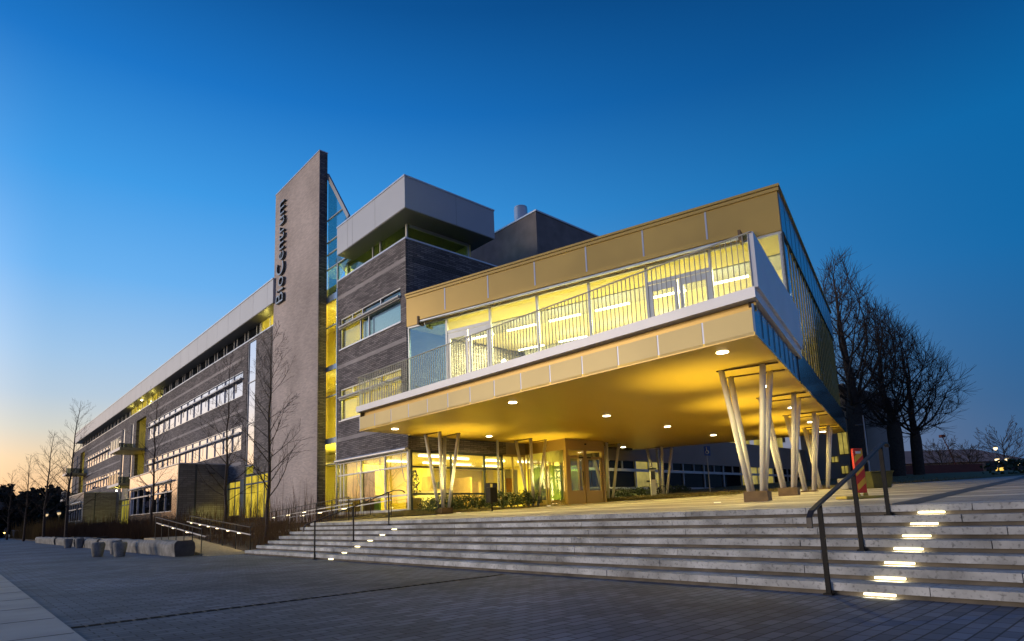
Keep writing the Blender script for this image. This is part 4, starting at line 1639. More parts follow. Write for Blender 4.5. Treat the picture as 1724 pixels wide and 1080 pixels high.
ramp_rail([(-7.6, 1.75, 0), (-7.6, 8.4, .55)], 'dark ramp handrail beside the long stone bench', 7, (.3, .6, .85), led_side=-1)
ramp_rail([(-5.98, 1.5, 0), (-5.98, 9.3, .58)], 'dark ramp handrail with lights along the planting bed', 6, (.12, .28, .45, .6, .75, .92))
ramp_rail([(-2.45, 9.4, .62), (-2.45, .6, 1.05)], 'handrail of the upper ramp with lights, nearer the stairs', 7, (.1, .3, .5))
ramp_rail([(-1.05, 9.4, .64), (-1.05, -.3, 1.12)], 'handrail of the upper ramp along the brick fin', 7, (.15, .35, .6), led_side=-1)

# ------------------------------------------------------------------ drain slot in the plaza
dr = empty('drain_channel', Mw(-13.3, -13.5), A, 'dark slotted drain channel across the lower plaza paving', 'drain')
dgr, dfr = MB(), MB()
nsl = 42
for i in range(nsl):
    x = .02 + i * .157
    y = .13 * i / nsl * 6.5 / 1.0 * .16
    dgr.box(x, x + .125, y, y + .13, .001, .004)
    dfr.box(x + .125, x + .157, y, y + .13, .001, .005)
dgr.build('slot', 'slot_dark', dr)
dfr.build('grate_bar', 'riser_dark', dr)

# ------------------------------------------------------------------ stone benches and stools


def bench(y0, y1, label):
    root = empty('stone_bench', Mw(-7.95, y0), A, label, 'bench', 'long stone benches along the plaza')
    rnb = random.Random(int(y0 * 10))
    b = MB()
    n = 14
    L = y1 - y0
    secs = []
    for i in range(n + 1):
        y = L * i / n
        j = lambda a: rnb.uniform(-a, a)
        w_ = .36 + j(.02)
        h = .54 + j(.03)
        ch = .10
        prof = [(-w_ + .05, 0), (w_ - .03, 0), (w_ + j(.01), h * .5), (w_ - .02, h - ch), (w_ - ch, h), (-w_ + ch, h + j(.012)), (-w_ + .01, h - ch), (-w_ + j(.01), h * .55)]
        secs.append([(x, y, z) for x, z in prof])
    for s_ in secs:
        b.v += s_
    for i in range(n):
        for k in range(8):
            k2 = (k + 1) % 8
            b.f.append((i * 8 + k, (i + 1) * 8 + k, (i + 1) * 8 + k2, i * 8 + k2))
    b.f.append(tuple(n * 8 + k for k in range(8))[::-1])
    b.f.append(tuple(range(8)))
    b.build('body', 'bench_stone', root, smooth=False)
    e = MB()
    pr = [(x, y - .012, z) for x, y, z in secs[0]]
    e.v += pr + [(x, y + .012, z) for x, y, z in pr]
    e.f += [tuple(range(8)), tuple(range(8, 16))[::-1]] + [(k, 8 + k, 8 + (k + 1) % 8, (k + 1) % 8) for k in range(8)]
    e.build('end_face', 'bench_end', root)  # thin sheet, shade of the near end put into its dark colour
    s = MB()
    s.box(-.30, .30, .35, 1.6, .585, .625)
    if y0 > 10:
        s.build('seat_slats', 'black_metal', root)


bench(2.5, 17.3, 'long rough stone bench nearest the ramp with a dark end face')
bench(18.0, 25.4, 'second stone bench along the plaza, behind the nearest one')
bench(26.2, 35.0, 'third stone bench along the plaza, behind the thin young tree')
bench(36.0, 50.0, 'farthest stone bench at the end of the plaza')
proto = None
stool_lab = ['leftmost stone stool in the pair near the thin young trees', 'right stool of the far left pair of stone stools',
             'far stone stool standing closest to the stone benches', 'stone stool in the middle just right of the far pair',
             'wide stone stool, nearest on the left of the front group', 'stone stool half hidden behind the front right stool', 'front right stone stool nearest the long bench']
for i, (x, y) in enumerate([(-26.2, 37.8), (-24.9, 36.9), (-28.25, 42.6), (-23.95, 36.69), (-15.86, 24.6), (-16.4, 26.6), (-14.67, 24.07)]):
    if proto is None:
        o = MB().lathe([(.20, 0), (.215, .02), (.26, .22), (.295, .38), (.29, .45), (.26, .485), (.20, .495), (.02, .497)], (0, 0, 0), 20).build('stone_stool', 'bench_stone', smooth=True)
        proto = o
    else:
        o = proto.copy()
        COL.objects.link(o)
    o.location = (x, y, 0)
    o.rotation_euler = (0, 0, i)
    s_ = .84 if i > 3 else .82
    o.scale = (s_, s_, 1.13 + .03 * (i % 2))
    tag(o, stool_lab[i], 'stool', 'stone stools on the plaza')

# ------------------------------------------------------------------ trees


def grow(rng, p, d, length, rad, level, maxl, out, trop, nsides, spread, kids, wob):
    """out: list of (points, radii, level)"""
    n = max(2, int(length / (.45 if level > 1 else .8)) + 1)
    pts, rads = [p.copy()], [rad]
    q, dd = p.copy(), d.normalized()
    for i in range(n):
        dd = (dd + Vector((rng.gauss(0, wob), rng.gauss(0, wob), rng.gauss(0, wob) + trop))).normalized()
        q = q + dd * (length / n)
        pts.append(q.copy())
        rads.append(rad * (1 - .78 * (i + 1) / n))
    out.append((pts, rads, level))
    if level >= maxl:
        return
    k = kids[level]
    for j in range(k):
        t = .18 + .80 * (j + rng.random()) / k
        i = min(n - 1, int(t * n))
        f = t * n - i
        pp = pts[i].lerp(pts[i + 1], min(1, max(0, f)))
        ax = (pts[i + 1] - pts[i]).normalized()
        pe = ax.cross(Vector((rng.gauss(0, 1), rng.gauss(0, 1), rng.gauss(0, 1)))).normalized()
        a = spread * rng.uniform(.7, 1.25)
        nd = (ax * math.cos(a) + pe * math.sin(a)).normalized()
        grow(rng, pp, nd, length * rng.uniform(.38, .58) * (1.15 - .55 * t), max(.006, rads[i] * .6), level + 1, maxl, out, trop, nsides, spread, kids, wob)


def colony_tree(rng, H, clear, width, prof, natt, step, infl, kill, trunk_top):
    """space colonisation: skeleton nodes (pos, parent) filling an egg shaped crown"""
    from mathutils.kdtree import KDTree
    att = []
    while len(att) < natt:
        t = rng.random()
        r = width * prof(t)
        a, q = rng.random() * 6.283, rng.random() ** .5
        lump = 1 + .16 * math.sin(3 * a + 5 * t) + .12 * math.sin(7 * t + 2 * a)
        att.append(Vector((r * q * lump * math.cos(a), r * q * lump * math.sin(a), H * (clear + (1 - clear) * t))))
    pos, par = [Vector((0, 0, -.2))], [-1]
    lean = Vector((rng.gauss(0, .015), rng.gauss(0, .015), 1)).normalized()
    while pos[-1].z < H * trunk_top:
        lean = (lean + Vector((rng.gauss(0, .02), rng.gauss(0, .02), .08))).normalized()
        pos.append(pos[-1] + lean * step)
        par.append(len(pos) - 2)
    seen = {}
    for it in range(150):
        kd = KDTree(len(pos))
        for i, p in enumerate(pos):
            kd.insert(p, i)
        kd.balance()
        acc, left = {}, []
        for a in att:
            co, i, d = kd.find(a)
            if d < kill:
                continue
            left.append(a)
            if d < infl:
                acc.setdefault(i, Vector()).__iadd__((a - co).normalized())
        att = left
        if not acc:
            break
        n0 = len(pos)
        for i, d in acc.items():
            d = d.normalized() + Vector((rng.gauss(0, .12), rng.gauss(0, .12), .22))
            if par[i] >= 0:
                d += (pos[i] - pos[par[i]]).normalized() * .55
            q = pos[i] + d.normalized() * step
            k = (i, round(q.x, 1), round(q.y, 1), round(q.z, 1))
            if k in seen:
                continue
            seen[k] = 1
            pos.append(q)
            par.append(i)
        if len(pos) == n0 or len(pos) > 9000:
            break
    return pos, par


def big_tree(loc, H, trad, width, seed, label, clear=.2, peak=.3):
    rng = random.Random(seed)
    root = empty('bare_tree', loc, rng.random() * 6, label, 'tree', 'big bare trees beside the wing')

    def prof(t):
        return (t / peak) ** .55 if t < peak else max(.04, (1 - (t - peak) / (1 - peak)) ** .85)
    pos, par = colony_tree(rng, H, clear, width, prof, int(165 * H), .40, 5.5, .55, clear * 1.25)
    n = len(pos)
    tip = .018
    cnt = [0] * n
    kids = [0] * n
    for i in range(n - 1, 0, -1):
        if cnt[i] == 0:
            cnt[i] = 1
        cnt[par[i]] += cnt[i]
        kids[par[i]] += 1
    ex = math.log(max(cnt[1], 2)) / math.log(trad / tip)
    rad = [tip * max(c, 1) ** (1 / ex) for c in cnt]
    tr, lb_, tw = MB(), MB(), MB()
    ntr = 0
    while pos[ntr].z < H * clear * 1.25 and ntr < n - 1:
        ntr += 1
    tr.tube(pos[:ntr + 1], [rad[min(i, ntr)] * (1.35 if i == 0 else 1) for i in range(ntr + 1)], 10)
    for i in range(ntr + 1, n):
        r1 = rad[i]
        r0_ = min(rad[par[i]], r1 * 1.5)
        (lb_ if r1 > .04 else tw).tube([pos[par[i]], pos[i]], [r0_, r1], 5 if r1 > .04 else 3, cap=False)
        if r1 < .035:
            ax = (pos[i] - pos[par[i]]).normalized()
            for _ in range(3 if kids[i] else 6):
                d = (ax * .8 + Vector((rng.gauss(0, .5), rng.gauss(0, .5), .35 + rng.gauss(0, .35)))).normalized()
                e = pos[i] + d * rng.uniform(.35, .95)
                e2 = e + (d + Vector((rng.gauss(0, .3), rng.gauss(0, .3), .2))).normalized() * rng.uniform(.3, .8)
                tw.tube([pos[i], e, e2], [.013, .010, .007], 3, cap=False)
    tr.build('trunk', 'bark', root, smooth=True)
    lb_.build('limbs', 'bark', root, smooth=True)
    tw.build('twigs', 'twig', root)
    return root


def young_tree(loc, H, trad, seed, label, lean=0, dens=1.0):
    rng = random.Random(seed)
    root = empty('young_tree', loc, 0, label, 'tree', 'young bare trees along the plaza')
    tp = [Vector((lean * t * t + rng.gauss(0, .03), rng.gauss(0, .03), -.1 + t * H)) for t in [i / 12 for i in range(13)]]
    rr = [trad * (1 - .93 * (i / 12) ** .9) for i in range(13)]
    MB().tube(tp, rr, 8).build('trunk', 'young_bark', root, smooth=True)
    out = []
    nl = int(34 * dens)
    for i in range(nl):
        t = .20 + .76 * i / nl
        k = min(11, int(t * 12))
        base = tp[k].lerp(tp[k + 1], t * 12 - k)
        az = i * 2.4 + rng.uniform(-.5, .5)
        d = Vector((math.cos(az), math.sin(az), .55 + .8 * t))
        Lg = H * .30 * (1.08 - t) ** .6 * rng.uniform(.65, 1.15)
        grow(rng, base, d, Lg, max(.008, rr[k] * .34), 1, 3, out, .05, 4, .55, (0, 5, 3), .09)
    tw = MB()
    for pts, rads, lv in out:
        tw.tube(pts, [max(r, .0035) for r in rads], 4 if lv == 1 else 3, cap=False)
    tw.build('twigs', 'twig', root)
    return root


big_tree(Vector((28.1, 48, 2.55)), 18.6, .64, 4.3, 11, 'tallest bare tree, its trunk right at the end of the wing', .25, .38)
big_tree(Vector((31.3, 48.5, 2.7)), 14.6, .52, 3.9, 23, 'middle bare tree with thick dark trunk behind the red beacon', .25, .34)
big_tree(Vector((33.6, 49.5, 2.75)), 12.6, .42, 3.7, 37, 'rightmost big bare tree with a low wide crown', .24, .28)
young_tree(Mw(-4.5, 3.7, .3), 9.4, .095, 5, 'young bare tree in the planting bed in front of the pale brick fin')
young_tree(Mw(-4.5, 9.0, .4), 9.2, .085, 6, 'slim bare tree in front of the dark side wall of the pavilion', dens=.8)
young_tree(Mw(-4.5, 23.4, .5), 9.8, .10, 7, 'slim bare tree in front of the pavilion window', dens=.8)
young_tree(Mw(-7.7, 35.5, 0), 11.2, .13, 8, 'tallest free standing young tree at the far left of the facade', lean=.5)
young_tree(Mw(-8.1, 46.0, 0), 10.1, .13, 9, 'second bare young tree standing in the left row by the stone bench', lean=.4)
young_tree(Mw(-7.95, 65.8, 0), 9.9, .13, 10, 'third bare young tree further along the left row', dens=.8)
young_tree(Mw(-8.2, 88.0, 0), 9.8, .14, 12, 'farthest small bare tree of the left row, against the orange sky', dens=.8)

# ------------------------------------------------------------------ reeds, grass, shrubs
rg = random.Random(77)


def reeds(name, n, region, hmin, hmax, material, zf, wdt=.012):
    b = MB()
    for _ in range(n):
        x, y = region(rg)
        z = zf(x, y)
        h = rg.uniform(hmin, hmax) * (1 if rg.random() < .85 else 1.5)
        lx, ly = rg.gauss(0, .08) * h, rg.gauss(0, .08) * h
        q0, q1, q2 = Mw(x, y, z - .05), Mw(x + lx * .4, y + ly * .4, z + h * .6), Mw(x + lx, y + ly, z + h)
        b.tube([q0, q1, q2], [wdt, wdt * .7, wdt * .25], 3, cap=False)
    return tag(b.build(name, material), kind='stuff')


def zbed(x, y):
    if y > 11.2:
        return .1 + 1.15 * (x + 7.3) / 7.3
    if x > -1.1:
        return .9
    return .05 + .6 * (x + 5.95) / 3.53


reeds('tall_stems', 900, lambda r: (r.uniform(-5.8, -2.6), r.uniform(1.5, 9.5)), .5, 1.25, 'reed', zbed, .009)
reeds('tall_stems', 420, lambda r: (r.uniform(-.95, -.2), r.uniform(2.5, 21)), .7, 1.7, 'reed', zbed, .011)
reeds('reed_bed', 5200, lambda r: (r.uniform(-7.1, -3.3), r.uniform(11.4, 62)), .55, 1.25, 'reed', zbed, .016)
reeds('reed_bed', 2600, lambda r: (r.uniform(-7.2, -2.0), r.uniform(62, 100)), .7, 1.7, 'reed_gold', zbed, .03)


def lawn_blades():
    b = MB()
    pts1 = [(p[0], p[1], z) for p, z in zip(l1, lz)]

    def tri_pick(a, bb, c):
        u, v = rg.random(), rg.random()
        if u + v > 1: u, v = 1 - u, 1 - v
        return tuple(a[i] + (bb[i] - a[i]) * u + (c[i] - a[i]) * v for i in range(3))
    tris = [(0, 1, 7), (1, 2, 6), (1, 6, 7), (2, 3, 6), (3, 5, 6), (3, 4, 5)]
    for t in tris:
        for _ in range(1300):
            x, y, z = tri_pick(*[pts1[i] for i in t])
            h = rg.uniform(.03, .08)
            a = rg.random() * 6.28
            p, e = Mw(x, y, z), Vector((math.cos(a), math.sin(a), 0)) * .006
            tip = p + Vector((rg.gauss(0, .02), rg.gauss(0, .02), h))
            b.add([p - e, p + e, tip], [(0, 1, 2)])
    pts2 = [(p[0], p[1], plaza_z(p[0]) + e) for p, e in zip(l2, (.02, .02, .02, .02, .02, .55, .2))]
    for t in ((0, 1, 6), (1, 2, 6), (2, 3, 6), (3, 5, 6)):
        for _ in range(2200):
            x, y, z = tri_pick(*[pts2[i] for i in t])
            h = rg.uniform(.04, .10)
            a = rg.random() * 6.28
            p, e = Mw(x, y, z), Vector((math.cos(a), math.sin(a), 0)) * .012
            b.add([p - e, p + e, p + Vector((rg.gauss(0, .03), rg.gauss(0, .03), h))], [(0, 1, 2)])
    tag(b.build('grass_blades', 'grass'), kind='stuff')


lawn_blades()
shrub_mesh = []
for v_ in range(3):
    b = MB()
    rs_ = random.Random(90 + v_)
    for i in range(620):
        th, ph = rs_.random() * 6.283, math.acos(rs_.uniform(-.1, 1))
        rr = (.55 + .45 * rs_.random() ** .5) * (1 + .18 * math.sin(3 * th + v_))
        c = Vector((.42 * rr * math.sin(ph) * math.cos(th), .42 * rr * math.sin(ph) * math.sin(th), .05 + .42 * rr * max(0, math.cos(ph))))
        d = Vector((rs_.gauss(0, 1), rs_.gauss(0, 1), rs_.gauss(.4, 1))).normalized()
        s = d.cross(Vector((rs_.gauss(0, 1), rs_.gauss(0, 1), rs_.gauss(0, 1)))).normalized()
        l_ = rs_.uniform(.045, .085)
        b.add([c - d * l_ * .5, c + s * l_ * .28, c + d * l_ * .6, c - s * l_ * .28], [(0, 1, 2, 3)])
    for i in range(10):
        th = rs_.random() * 6.283
        b.tube([(0, 0, -.05), (.3 * math.cos(th), .3 * math.sin(th), rs_.uniform(.2, .4))], [.012, .004], 3, cap=False)
    me_ = b.build('shrub', 'shrub_leaf')
    shrub_mesh.append(me_.data)
    COL.objects.unlink(me_)
    bpy.data.objects.remove(me_)
spots = [(.55 + i * .62, -.72 - .06 * i + .12 * (i % 2), 1.32 + .022 * i) for i in range(10)]
for i, (x, y, z) in enumerate(spots):
    o = bpy.data.objects.new('shrub', shrub_mesh[i % 3])
    COL.objects.link(o)
    o.location = Mw(x, y, z)
    o.rotation_euler = (0, 0, i * 1.7)
    s = (1.25, 1.5, 1.15, 1.4, 1.2)[i % 5]
    o.scale = (s, s, s * (1.0 if i != 9 else 1.25))
    tag(o, 'low dark green shrub in the row below the lobby windows', 'shrub', 'shrubs below the lobby windows')
for i in range(13):
    o = bpy.data.objects.new('shrub', shrub_mesh[(i + 1) % 3])
    COL.objects.link(o)
    x = 10.6 + i * .72
    o.location = Mw(x, -1.0 - .35 * (i % 2), plaza_z(x) + .02)
    o.rotation_euler = (0, 0, i * 2.1)
    s = (1.3, 1.5, 1.25, 1.4)[i % 4]
    o.scale = (s, s, s * .95)
    tag(o, 'dark hedge shrub growing below the annex windows', 'shrub', 'hedge shrubs below the annex')

# ------------------------------------------------------------------ interior plants in the lobby


def pot_plant(loc, H, label, seed):
    root = empty('potted_plant', loc, A, label, 'plant')
    MB().box(-.25, .25, -.25, .25, 0, .5).build('pot', 'interior_wood', root)
    r_ = random.Random(seed)
    b = MB()
    b.tube([(0, 0, .4), (.03, .02, H * .9)], [.03, .01], 6)
    for i in range(320):
        z = r_.uniform(.6, H)
        w_ = .34 * math.sin(min(1, (z - .4) / (H - .3)) * 2.7 + .3)
        a = r_.random() * 6.28
        c = Vector((w_ * r_.random() ** .5 * math.cos(a), w_ * r_.random() ** .5 * math.sin(a), z))
        d = Vector((r_.gauss(0, 1), r_.gauss(0, 1), r_.gauss(0, .7))).normalized()
        s = d.cross(Vector((0, .3, 1))).normalized()
        b.add([c - d * .06, c + s * .035, c + d * .08, c - s * .035], [(0, 1, 2, 3)])
    b.build('foliage', 'shrub_leaf', root)


pot_plant(Mw(.75, 7.25, 1.62), 1.7, 'leafy potted plant behind the stair hall glass beside the fin', 1)
pot_plant(Mw(.75, .75, 1.44), 1.7, 'leafy potted plant just inside the glazed lobby corner', 2)
pot_plant(Mw(8.8, .9, 1.44), 1.5, 'potted plant inside behind the vestibule glass', 3)
# reception counter, boards
rc_ = empty('reception_counter', Mw(3.4, 2.3, 1.44), A, 'pale reception counter inside the lobby', 'counter')
MB().box(0, .7, 0, 2.4, 0, .95).build('body', 'interior_white', rc_)
MB().box(-.06, .76, -.06, 2.46, .952, 1.0).build('top', 'interior_wood', rc_)
MB().box(.2, .24, .5, .95, 1.02, 1.35).build('screen', 'frame_dark', rc_)
rb_ = empty('display_stand', Mw(6.3, .95, 1.44), A, 'notice board with an orange poster inside the lobby', 'notice board')
MB().box(0, .9, 0, .04, .5, 1.9).build('board', 'interior_white', rb_)
MB().box(.1, .5, -.012, -.002, .75, 1.45).build('poster', 'poster_orange', rb_)
for x in (.03, .83):
    MB().box(x, x + .04, -.02, .06, 0, .5).build('leg', 'frame_dark', rb_)
bt = empty('side_table', Mw(4.9, 1.1, 1.44), A, 'low metal table behind the lobby glazing', 'table')
MB().box(0, .9, 0, .5, .5, .54).build('tabletop', 'interior_wood', bt)
for x in (.02, .84):
    for y in (.02, .44):
        MB().box(x, x + .04, y, y + .04, 0, .5).build('leg', 'frame_metal', bt)

# ------------------------------------------------------------------ street furniture
bn = empty('litter_bin', Mw(1.95, -3.05, plaza_z(1.95)), A, 'black litter bin on a post at the lobby lawn', 'litter bin')
MB().tube([(0, 0, 0), (0, 0, .45)], .035, 8).build('post', 'black_metal', bn)
MB().box(-.19, .19, -.15, .15, .35, .95).build('body', 'black_metal', bn, bevel=.02)
MB().flatbar([(-.19, 0, .95), (-.19, 0, 1.12), (.19, 0, 1.12), (.19, 0, .95)], (0, 1, 0), .28, .02).build('hood', 'black_metal', bn)

be = empty('warning_beacon', Mw(-.28, -17.3, plaza_z(-.28)), 0, 'red and yellow striped roadwork beacon on a yellow foot', 'traffic beacon')
be.rotation_euler = (0, 0, R(10))
MB().prism([(-.5, -.16), (.5, -.16), (.5, .16), (-.5, .16)], .0, .06).build('foot', 'yellow_plastic', be, bevel=.02)
bp = MB().box(-.115, .115, -.03, .03, .12, 1.02)
bp.prism([(-.115, -.03), (.115, -.03), (.115, .03), (-.115, .03)], 1.02, 1.04)
bpo = bp.build('panel', 'hazard_red', be, bevel=.012)
sx = MB()
for z in (.16, .46, .74):
    sx.add([(-.10, -.033, z), (.10, -.033, z + .16), (.10, -.033, z + .29), (-.10, -.033, z + .13)], [(0, 1, 2, 3)])
sx.build('stripe', 'hazard_yellow', bpo)
MB().box(-.06, .06, -.035, -.031, .93, .98).build('reflector', 'white_paint', bpo)
kn = MB()
for x in (-.09, .09):
    kn.lathe([(.045, 0), (.05, .03), (.035, .07)], (x, 0, .055), 10)
kn.build('clamp', 'yellow_plastic', be)

pl_ = empty('grit_box', Mw(11.3, -14.1, plaza_z(11.3)), 0, 'olive plastic grit box beside the striped beacon', 'box')
bx_ = MB()
bx_.add([(-.5, -.35, 0), (.5, -.35, 0), (.5, .35, 0), (-.5, .35, 0), (-.62, -.45, .62), (.62, -.45, .62), (.62, .45, .62), (-.62, .45, .62)],
        [(3, 2, 1, 0), (4, 5, 6, 7), (0, 1, 5, 4), (1, 2, 6, 5), (2, 3, 7, 6), (3, 0, 4, 7)])
pl_.scale = (.66, .66, .9)
bx_.build('body', 'planter_green', pl_, bevel=.03)
MB().box(-.66, .66, -.49, .49, .622, .68).build('rim', 'planter_green', pl_, bevel=.02)
cb = empty('concrete_block', Mw(11.6, -13.2, plaza_z(11.6)), .2, 'pale concrete block left of the olive grit box', 'block')
MB().box(-.55, .55, -.25, .25, 0, .42).build('body', 'concrete', cb, bevel=.03)
MB().tube([(.3, 0, .42), (.3, 0, .47)], .04, 8).build('lifting_eye', 'black_metal', cb)

sg = empty('parking_sign', Mw(18, -3.5, plaza_z(18)), R(15), 'small blue parking sign for disabled people on a thin post', 'sign')
MB().tube([(0, 0, 0), (0, 0, 2.75)], .03, 8).build('post', 'frame_metal', sg)
sgp = MB().box(-.2, .2, -.045, -.032, 2.2, 2.75).build('plate', 'blue_sign', sg)
wc = MB()
wc.ring((-.02, -.048, 2.40), (0, 1, 0), .09, .014, 16, 4)
wc.tube([(-.05, -.05, 2.68), (-.03, -.05, 2.48), (.06, -.05, 2.48), (.10, -.05, 2.36)], .016, 5)
wc.lathe([(.0, -.02), (.03, 0), (.0, .02)], (-.05, -.05, 2.70), 8)
wc.build('symbol', 'white_paint', sgp)

tt = empty('info_pillar', Mw(13.8, -2.6, plaza_z(13.8)), R(12), 'slim white information pillar beside the parked bicycle', 'pillar')
MB().box(-.14, .14, -.07, .07, 0, 1.55).build('body', 'white_paint', tt, bevel=.01)
MB().box(-.11, .11, -.08, -.071, 1.0, 1.45).build('screen', 'frame_dark', tt)
MB().box(-.2, .2, -.11, .11, 1.552, 1.62).build('cap', 'frame_dark', tt)


def bicycle(loc, rz, label):
    root = empty('bicycle', loc, rz, label, 'bicycle')
    for x in (-.52, .52):
        wh = MB().ring((x, 0, .34), (0, 1, 0), .32, .018, 28, 6).build('wheel', 'rubber', root)
        s = MB()
        for k in range(12):
            a = k * math.pi / 6
            s.tube([(x, 0, .34), (x + .31 * math.cos(a), 0, .34 + .31 * math.sin(a))], .0025, 3, cap=False)
        s.build('spokes', 'coping', wh)
    fr = MB()
    J = dict(r=(-.52, 0, .34), bb=(-.08, 0, .30), st=(-.22, 0, .80), hd=(.34, 0, .78), hl=(.38, 0, .62), f=(.52, 0, .34))
    for a, b in (('r', 'bb'), ('r', 'st'), ('bb', 'st'), ('st', 'hd'), ('bb', 'hl'), ('hd', 'hl'), ('hl', 'f')):
        fr.tube([J[a], J[b]], .017, 6)
    fr.build('frame', 'frame_dark', root)
    MB().tube([(.34, 0, .78), (.31, 0, .95)], .014, 6).tube([(.22, -.28, .98), (.33, -.2, .97), (.31, 0, .95), (.33, .2, .97), (.22, .28, .98)], .013, 6).build('handlebar', 'coping', root)
    MB().tube([(-.22, 0, .8), (-.25, 0, .90)], .013, 6).tube([(-.42, 0, .92), (-.25, 0, .93), (-.10, 0, .92)], [.06, .045, .02], 8).build('saddle', 'rubber', root)
    return root


bicycle(Mw(14.6, -2.1, plaza_z(14.6)), R(20), 'dark bicycle parked at the slanted columns by the hedge')

# ------------------------------------------------------------------ cyclist far left
cy = Vector((-79.5, 100, 0))
bicycle(cy, R(130), 'far bicycle ridden by the person on the left plaza')
pe = bpy.data.meshes.new('person')
V = [(0, 0, .95), (.06, 0, 1.2), (.16, 0, 1.45), (.20, 0, 1.56), (.23, 0, 1.68), (.25, 0, 1.80),
     (-.02, .1, .92), (.26, .11, .72), (.12, .1, .36), (.22, .1, .30),
     (-.02, -.1, .92), (.22, -.11, .62), (.02, -.1, .22), (.13, -.1, .17),
     (.16, .18, 1.44), (.33, .22, 1.22), (.50, .24, 1.06), (.16, -.18, 1.44), (.33, -.22, 1.22), (.50, -.24, 1.06)]
Ed = [(0, 1), (1, 2), (2, 3), (3, 4), (4, 5), (0, 6), (6, 7), (7, 8), (8, 9), (0, 10), (10, 11), (11, 12), (12, 13), (2, 14), (14, 15), (15, 16), (2, 17), (17, 18), (18, 19)]
Rr = [.14, .14, .15, .06, .10, .09, .10, .075, .05, .04, .10, .075, .05, .04, .065, .05, .035, .065, .05, .035]
pe.from_pydata(V, Ed, [])
po_ = bpy.data.objects.new('person', pe)
COL.objects.link(po_)
pe.materials.append(MATS['cloth_dark'])
po_.location = cy + Vector((-.0, 0, .02))
po_.rotation_euler = (0, 0, R(130))
skm = po_.modifiers.new('skin', 'SKIN')
po_.modifiers.new('sub', 'SUBSURF').render_levels = 1
for i, r_ in enumerate(Rr):
    pe.skin_vertices[0].data[i].radius = (r_, r_)
pe.skin_vertices[0].data[0].use_root = True
tag(po_, 'person in dark clothes riding a bicycle at the far left', 'person')
bl_ = empty('bicycle_lamp', cy + Vector((.1, -.35, .95)), 0, 'small glowing yellow lamp on the far bicycle', 'lamp')
MB().lathe([(.03, -.08), (.08, -.04), (.09, .03), (.05, .08)], (0, 0, 0), 10).build('lens', 'bike_light', bl_)
MB().box(-.03, .03, .05, .12, -.03, .03).build('bracket', 'black_metal', bl_)

# ------------------------------------------------------------------ background, left
b = MB()
rw_ = random.Random(41)
for t in range(84):
    px_ = -20 + t * 4.2 if t < 34 else -40 - (t - 34) * 24
    Yd = rw_.uniform(120, 165)
    X = (px_ * 1.15 - 860) / 1037 * Yd + rw_.uniform(-3, 3)
    if t >= 34:
        sc_ = Yd / math.hypot(X, Yd) * 1.1
        X, Yd = X * sc_, Yd * sc_
    H = rw_.uniform(8.5, 12.5) * Yd / 150
    b.tube([(X, Yd, -.5), (X, Yd, H * .8)], [.28, .1], 5, cap=False)
    for _ in range(300 if t < 34 else 170):
        z = H * (.08 + .92 * rw_.random() ** .8)
        rr = (1.05 - .55 * z / H) * 2.8 * rw_.random() ** .5
        a = rw_.random() * 6.283
        c = Vector((X + rr * math.cos(a), Yd + rr * math.sin(a), z))
        d = Vector((rw_.gauss(0, 1), rw_.gauss(0, 1), rw_.gauss(0, .6))).normalized()
        s = d.cross(Vector((rw_.gauss(0, 1), rw_.gauss(0, 1), rw_.gauss(0, 1)))).normalized()
        l_ = rw_.uniform(.35, .75) * (1 if t < 34 else 1.8)
        b.add([c - d * l_, c + s * l_ * .6, c + d * l_, c - s * l_ * .6], [(0, 1, 2, 3)])
tag(b.build('forest', 'conifer'), kind='stuff')

fb_ = empty('distant_building', Vector((-106, 116, 0)), R(20), 'dark low building with a reddish roof at the left edge', 'building')
MB().box(-14, 8, 0, 10, 0, 5.5).build('wall', 'far_wall', fb_)
MB().prism([(-15, -1), (9, -1), (9, 11), (-15, 11)], 5.502, 7.0).build('roof', 'brown_roof', fb_)
MB().box(3.5, 6.5, -.05, -.01, 1.5, 3.2).build('window', 'dark_glass', fb_)
bw = empty('garden_wall', Vector((-79.5, 106, 0)), R(20), 'low grey wall beyond the golden reeds', 'wall')
MB().box(-3, 4, 0, .3, 0, 1.3).build('body', 'concrete', bw)
MB().box(-3.05, 4.05, -.05, .35, 1.302, 1.38).build('coping', 'coping', bw)


def street_lamp(loc, H, label, e, group, arm=0, tint='lamp_glow'):
    root = empty('street_lamp', loc, 0, label, 'street lamp', group)
    MB().tube([(0, 0, 0), (0, 0, H)], [.07, .045], 8).build('pole', 'frame_dark', root)
    MB().lathe([(.05, 0), (.30, .12), (.26, .2), (.05, .30)], (arm, 0, H), 12).build('hood', 'frame_dark', root)
    MB().lathe([(.08, -.34), (.19, -.22), (.25, .0), (.05, .04)], (arm, 0, H), 12).build('lamp_head', tint, root)
    if e:
        lamp('lamp_light', 'POINT', (arm, 0, H - .4), e, (1, .72, .3), root, .15)


street_lamp(Vector((-64, 90, 0)), 3.6, 'lit lamp with warm pole glow beside the far end of the facade', 40, None, tint='small_lamp')
street_lamp(Vector((-73.1, 100, 0)), 3.7, 'pale lit lamp against the dark trees on the left', 15, None, tint='small_lamp')

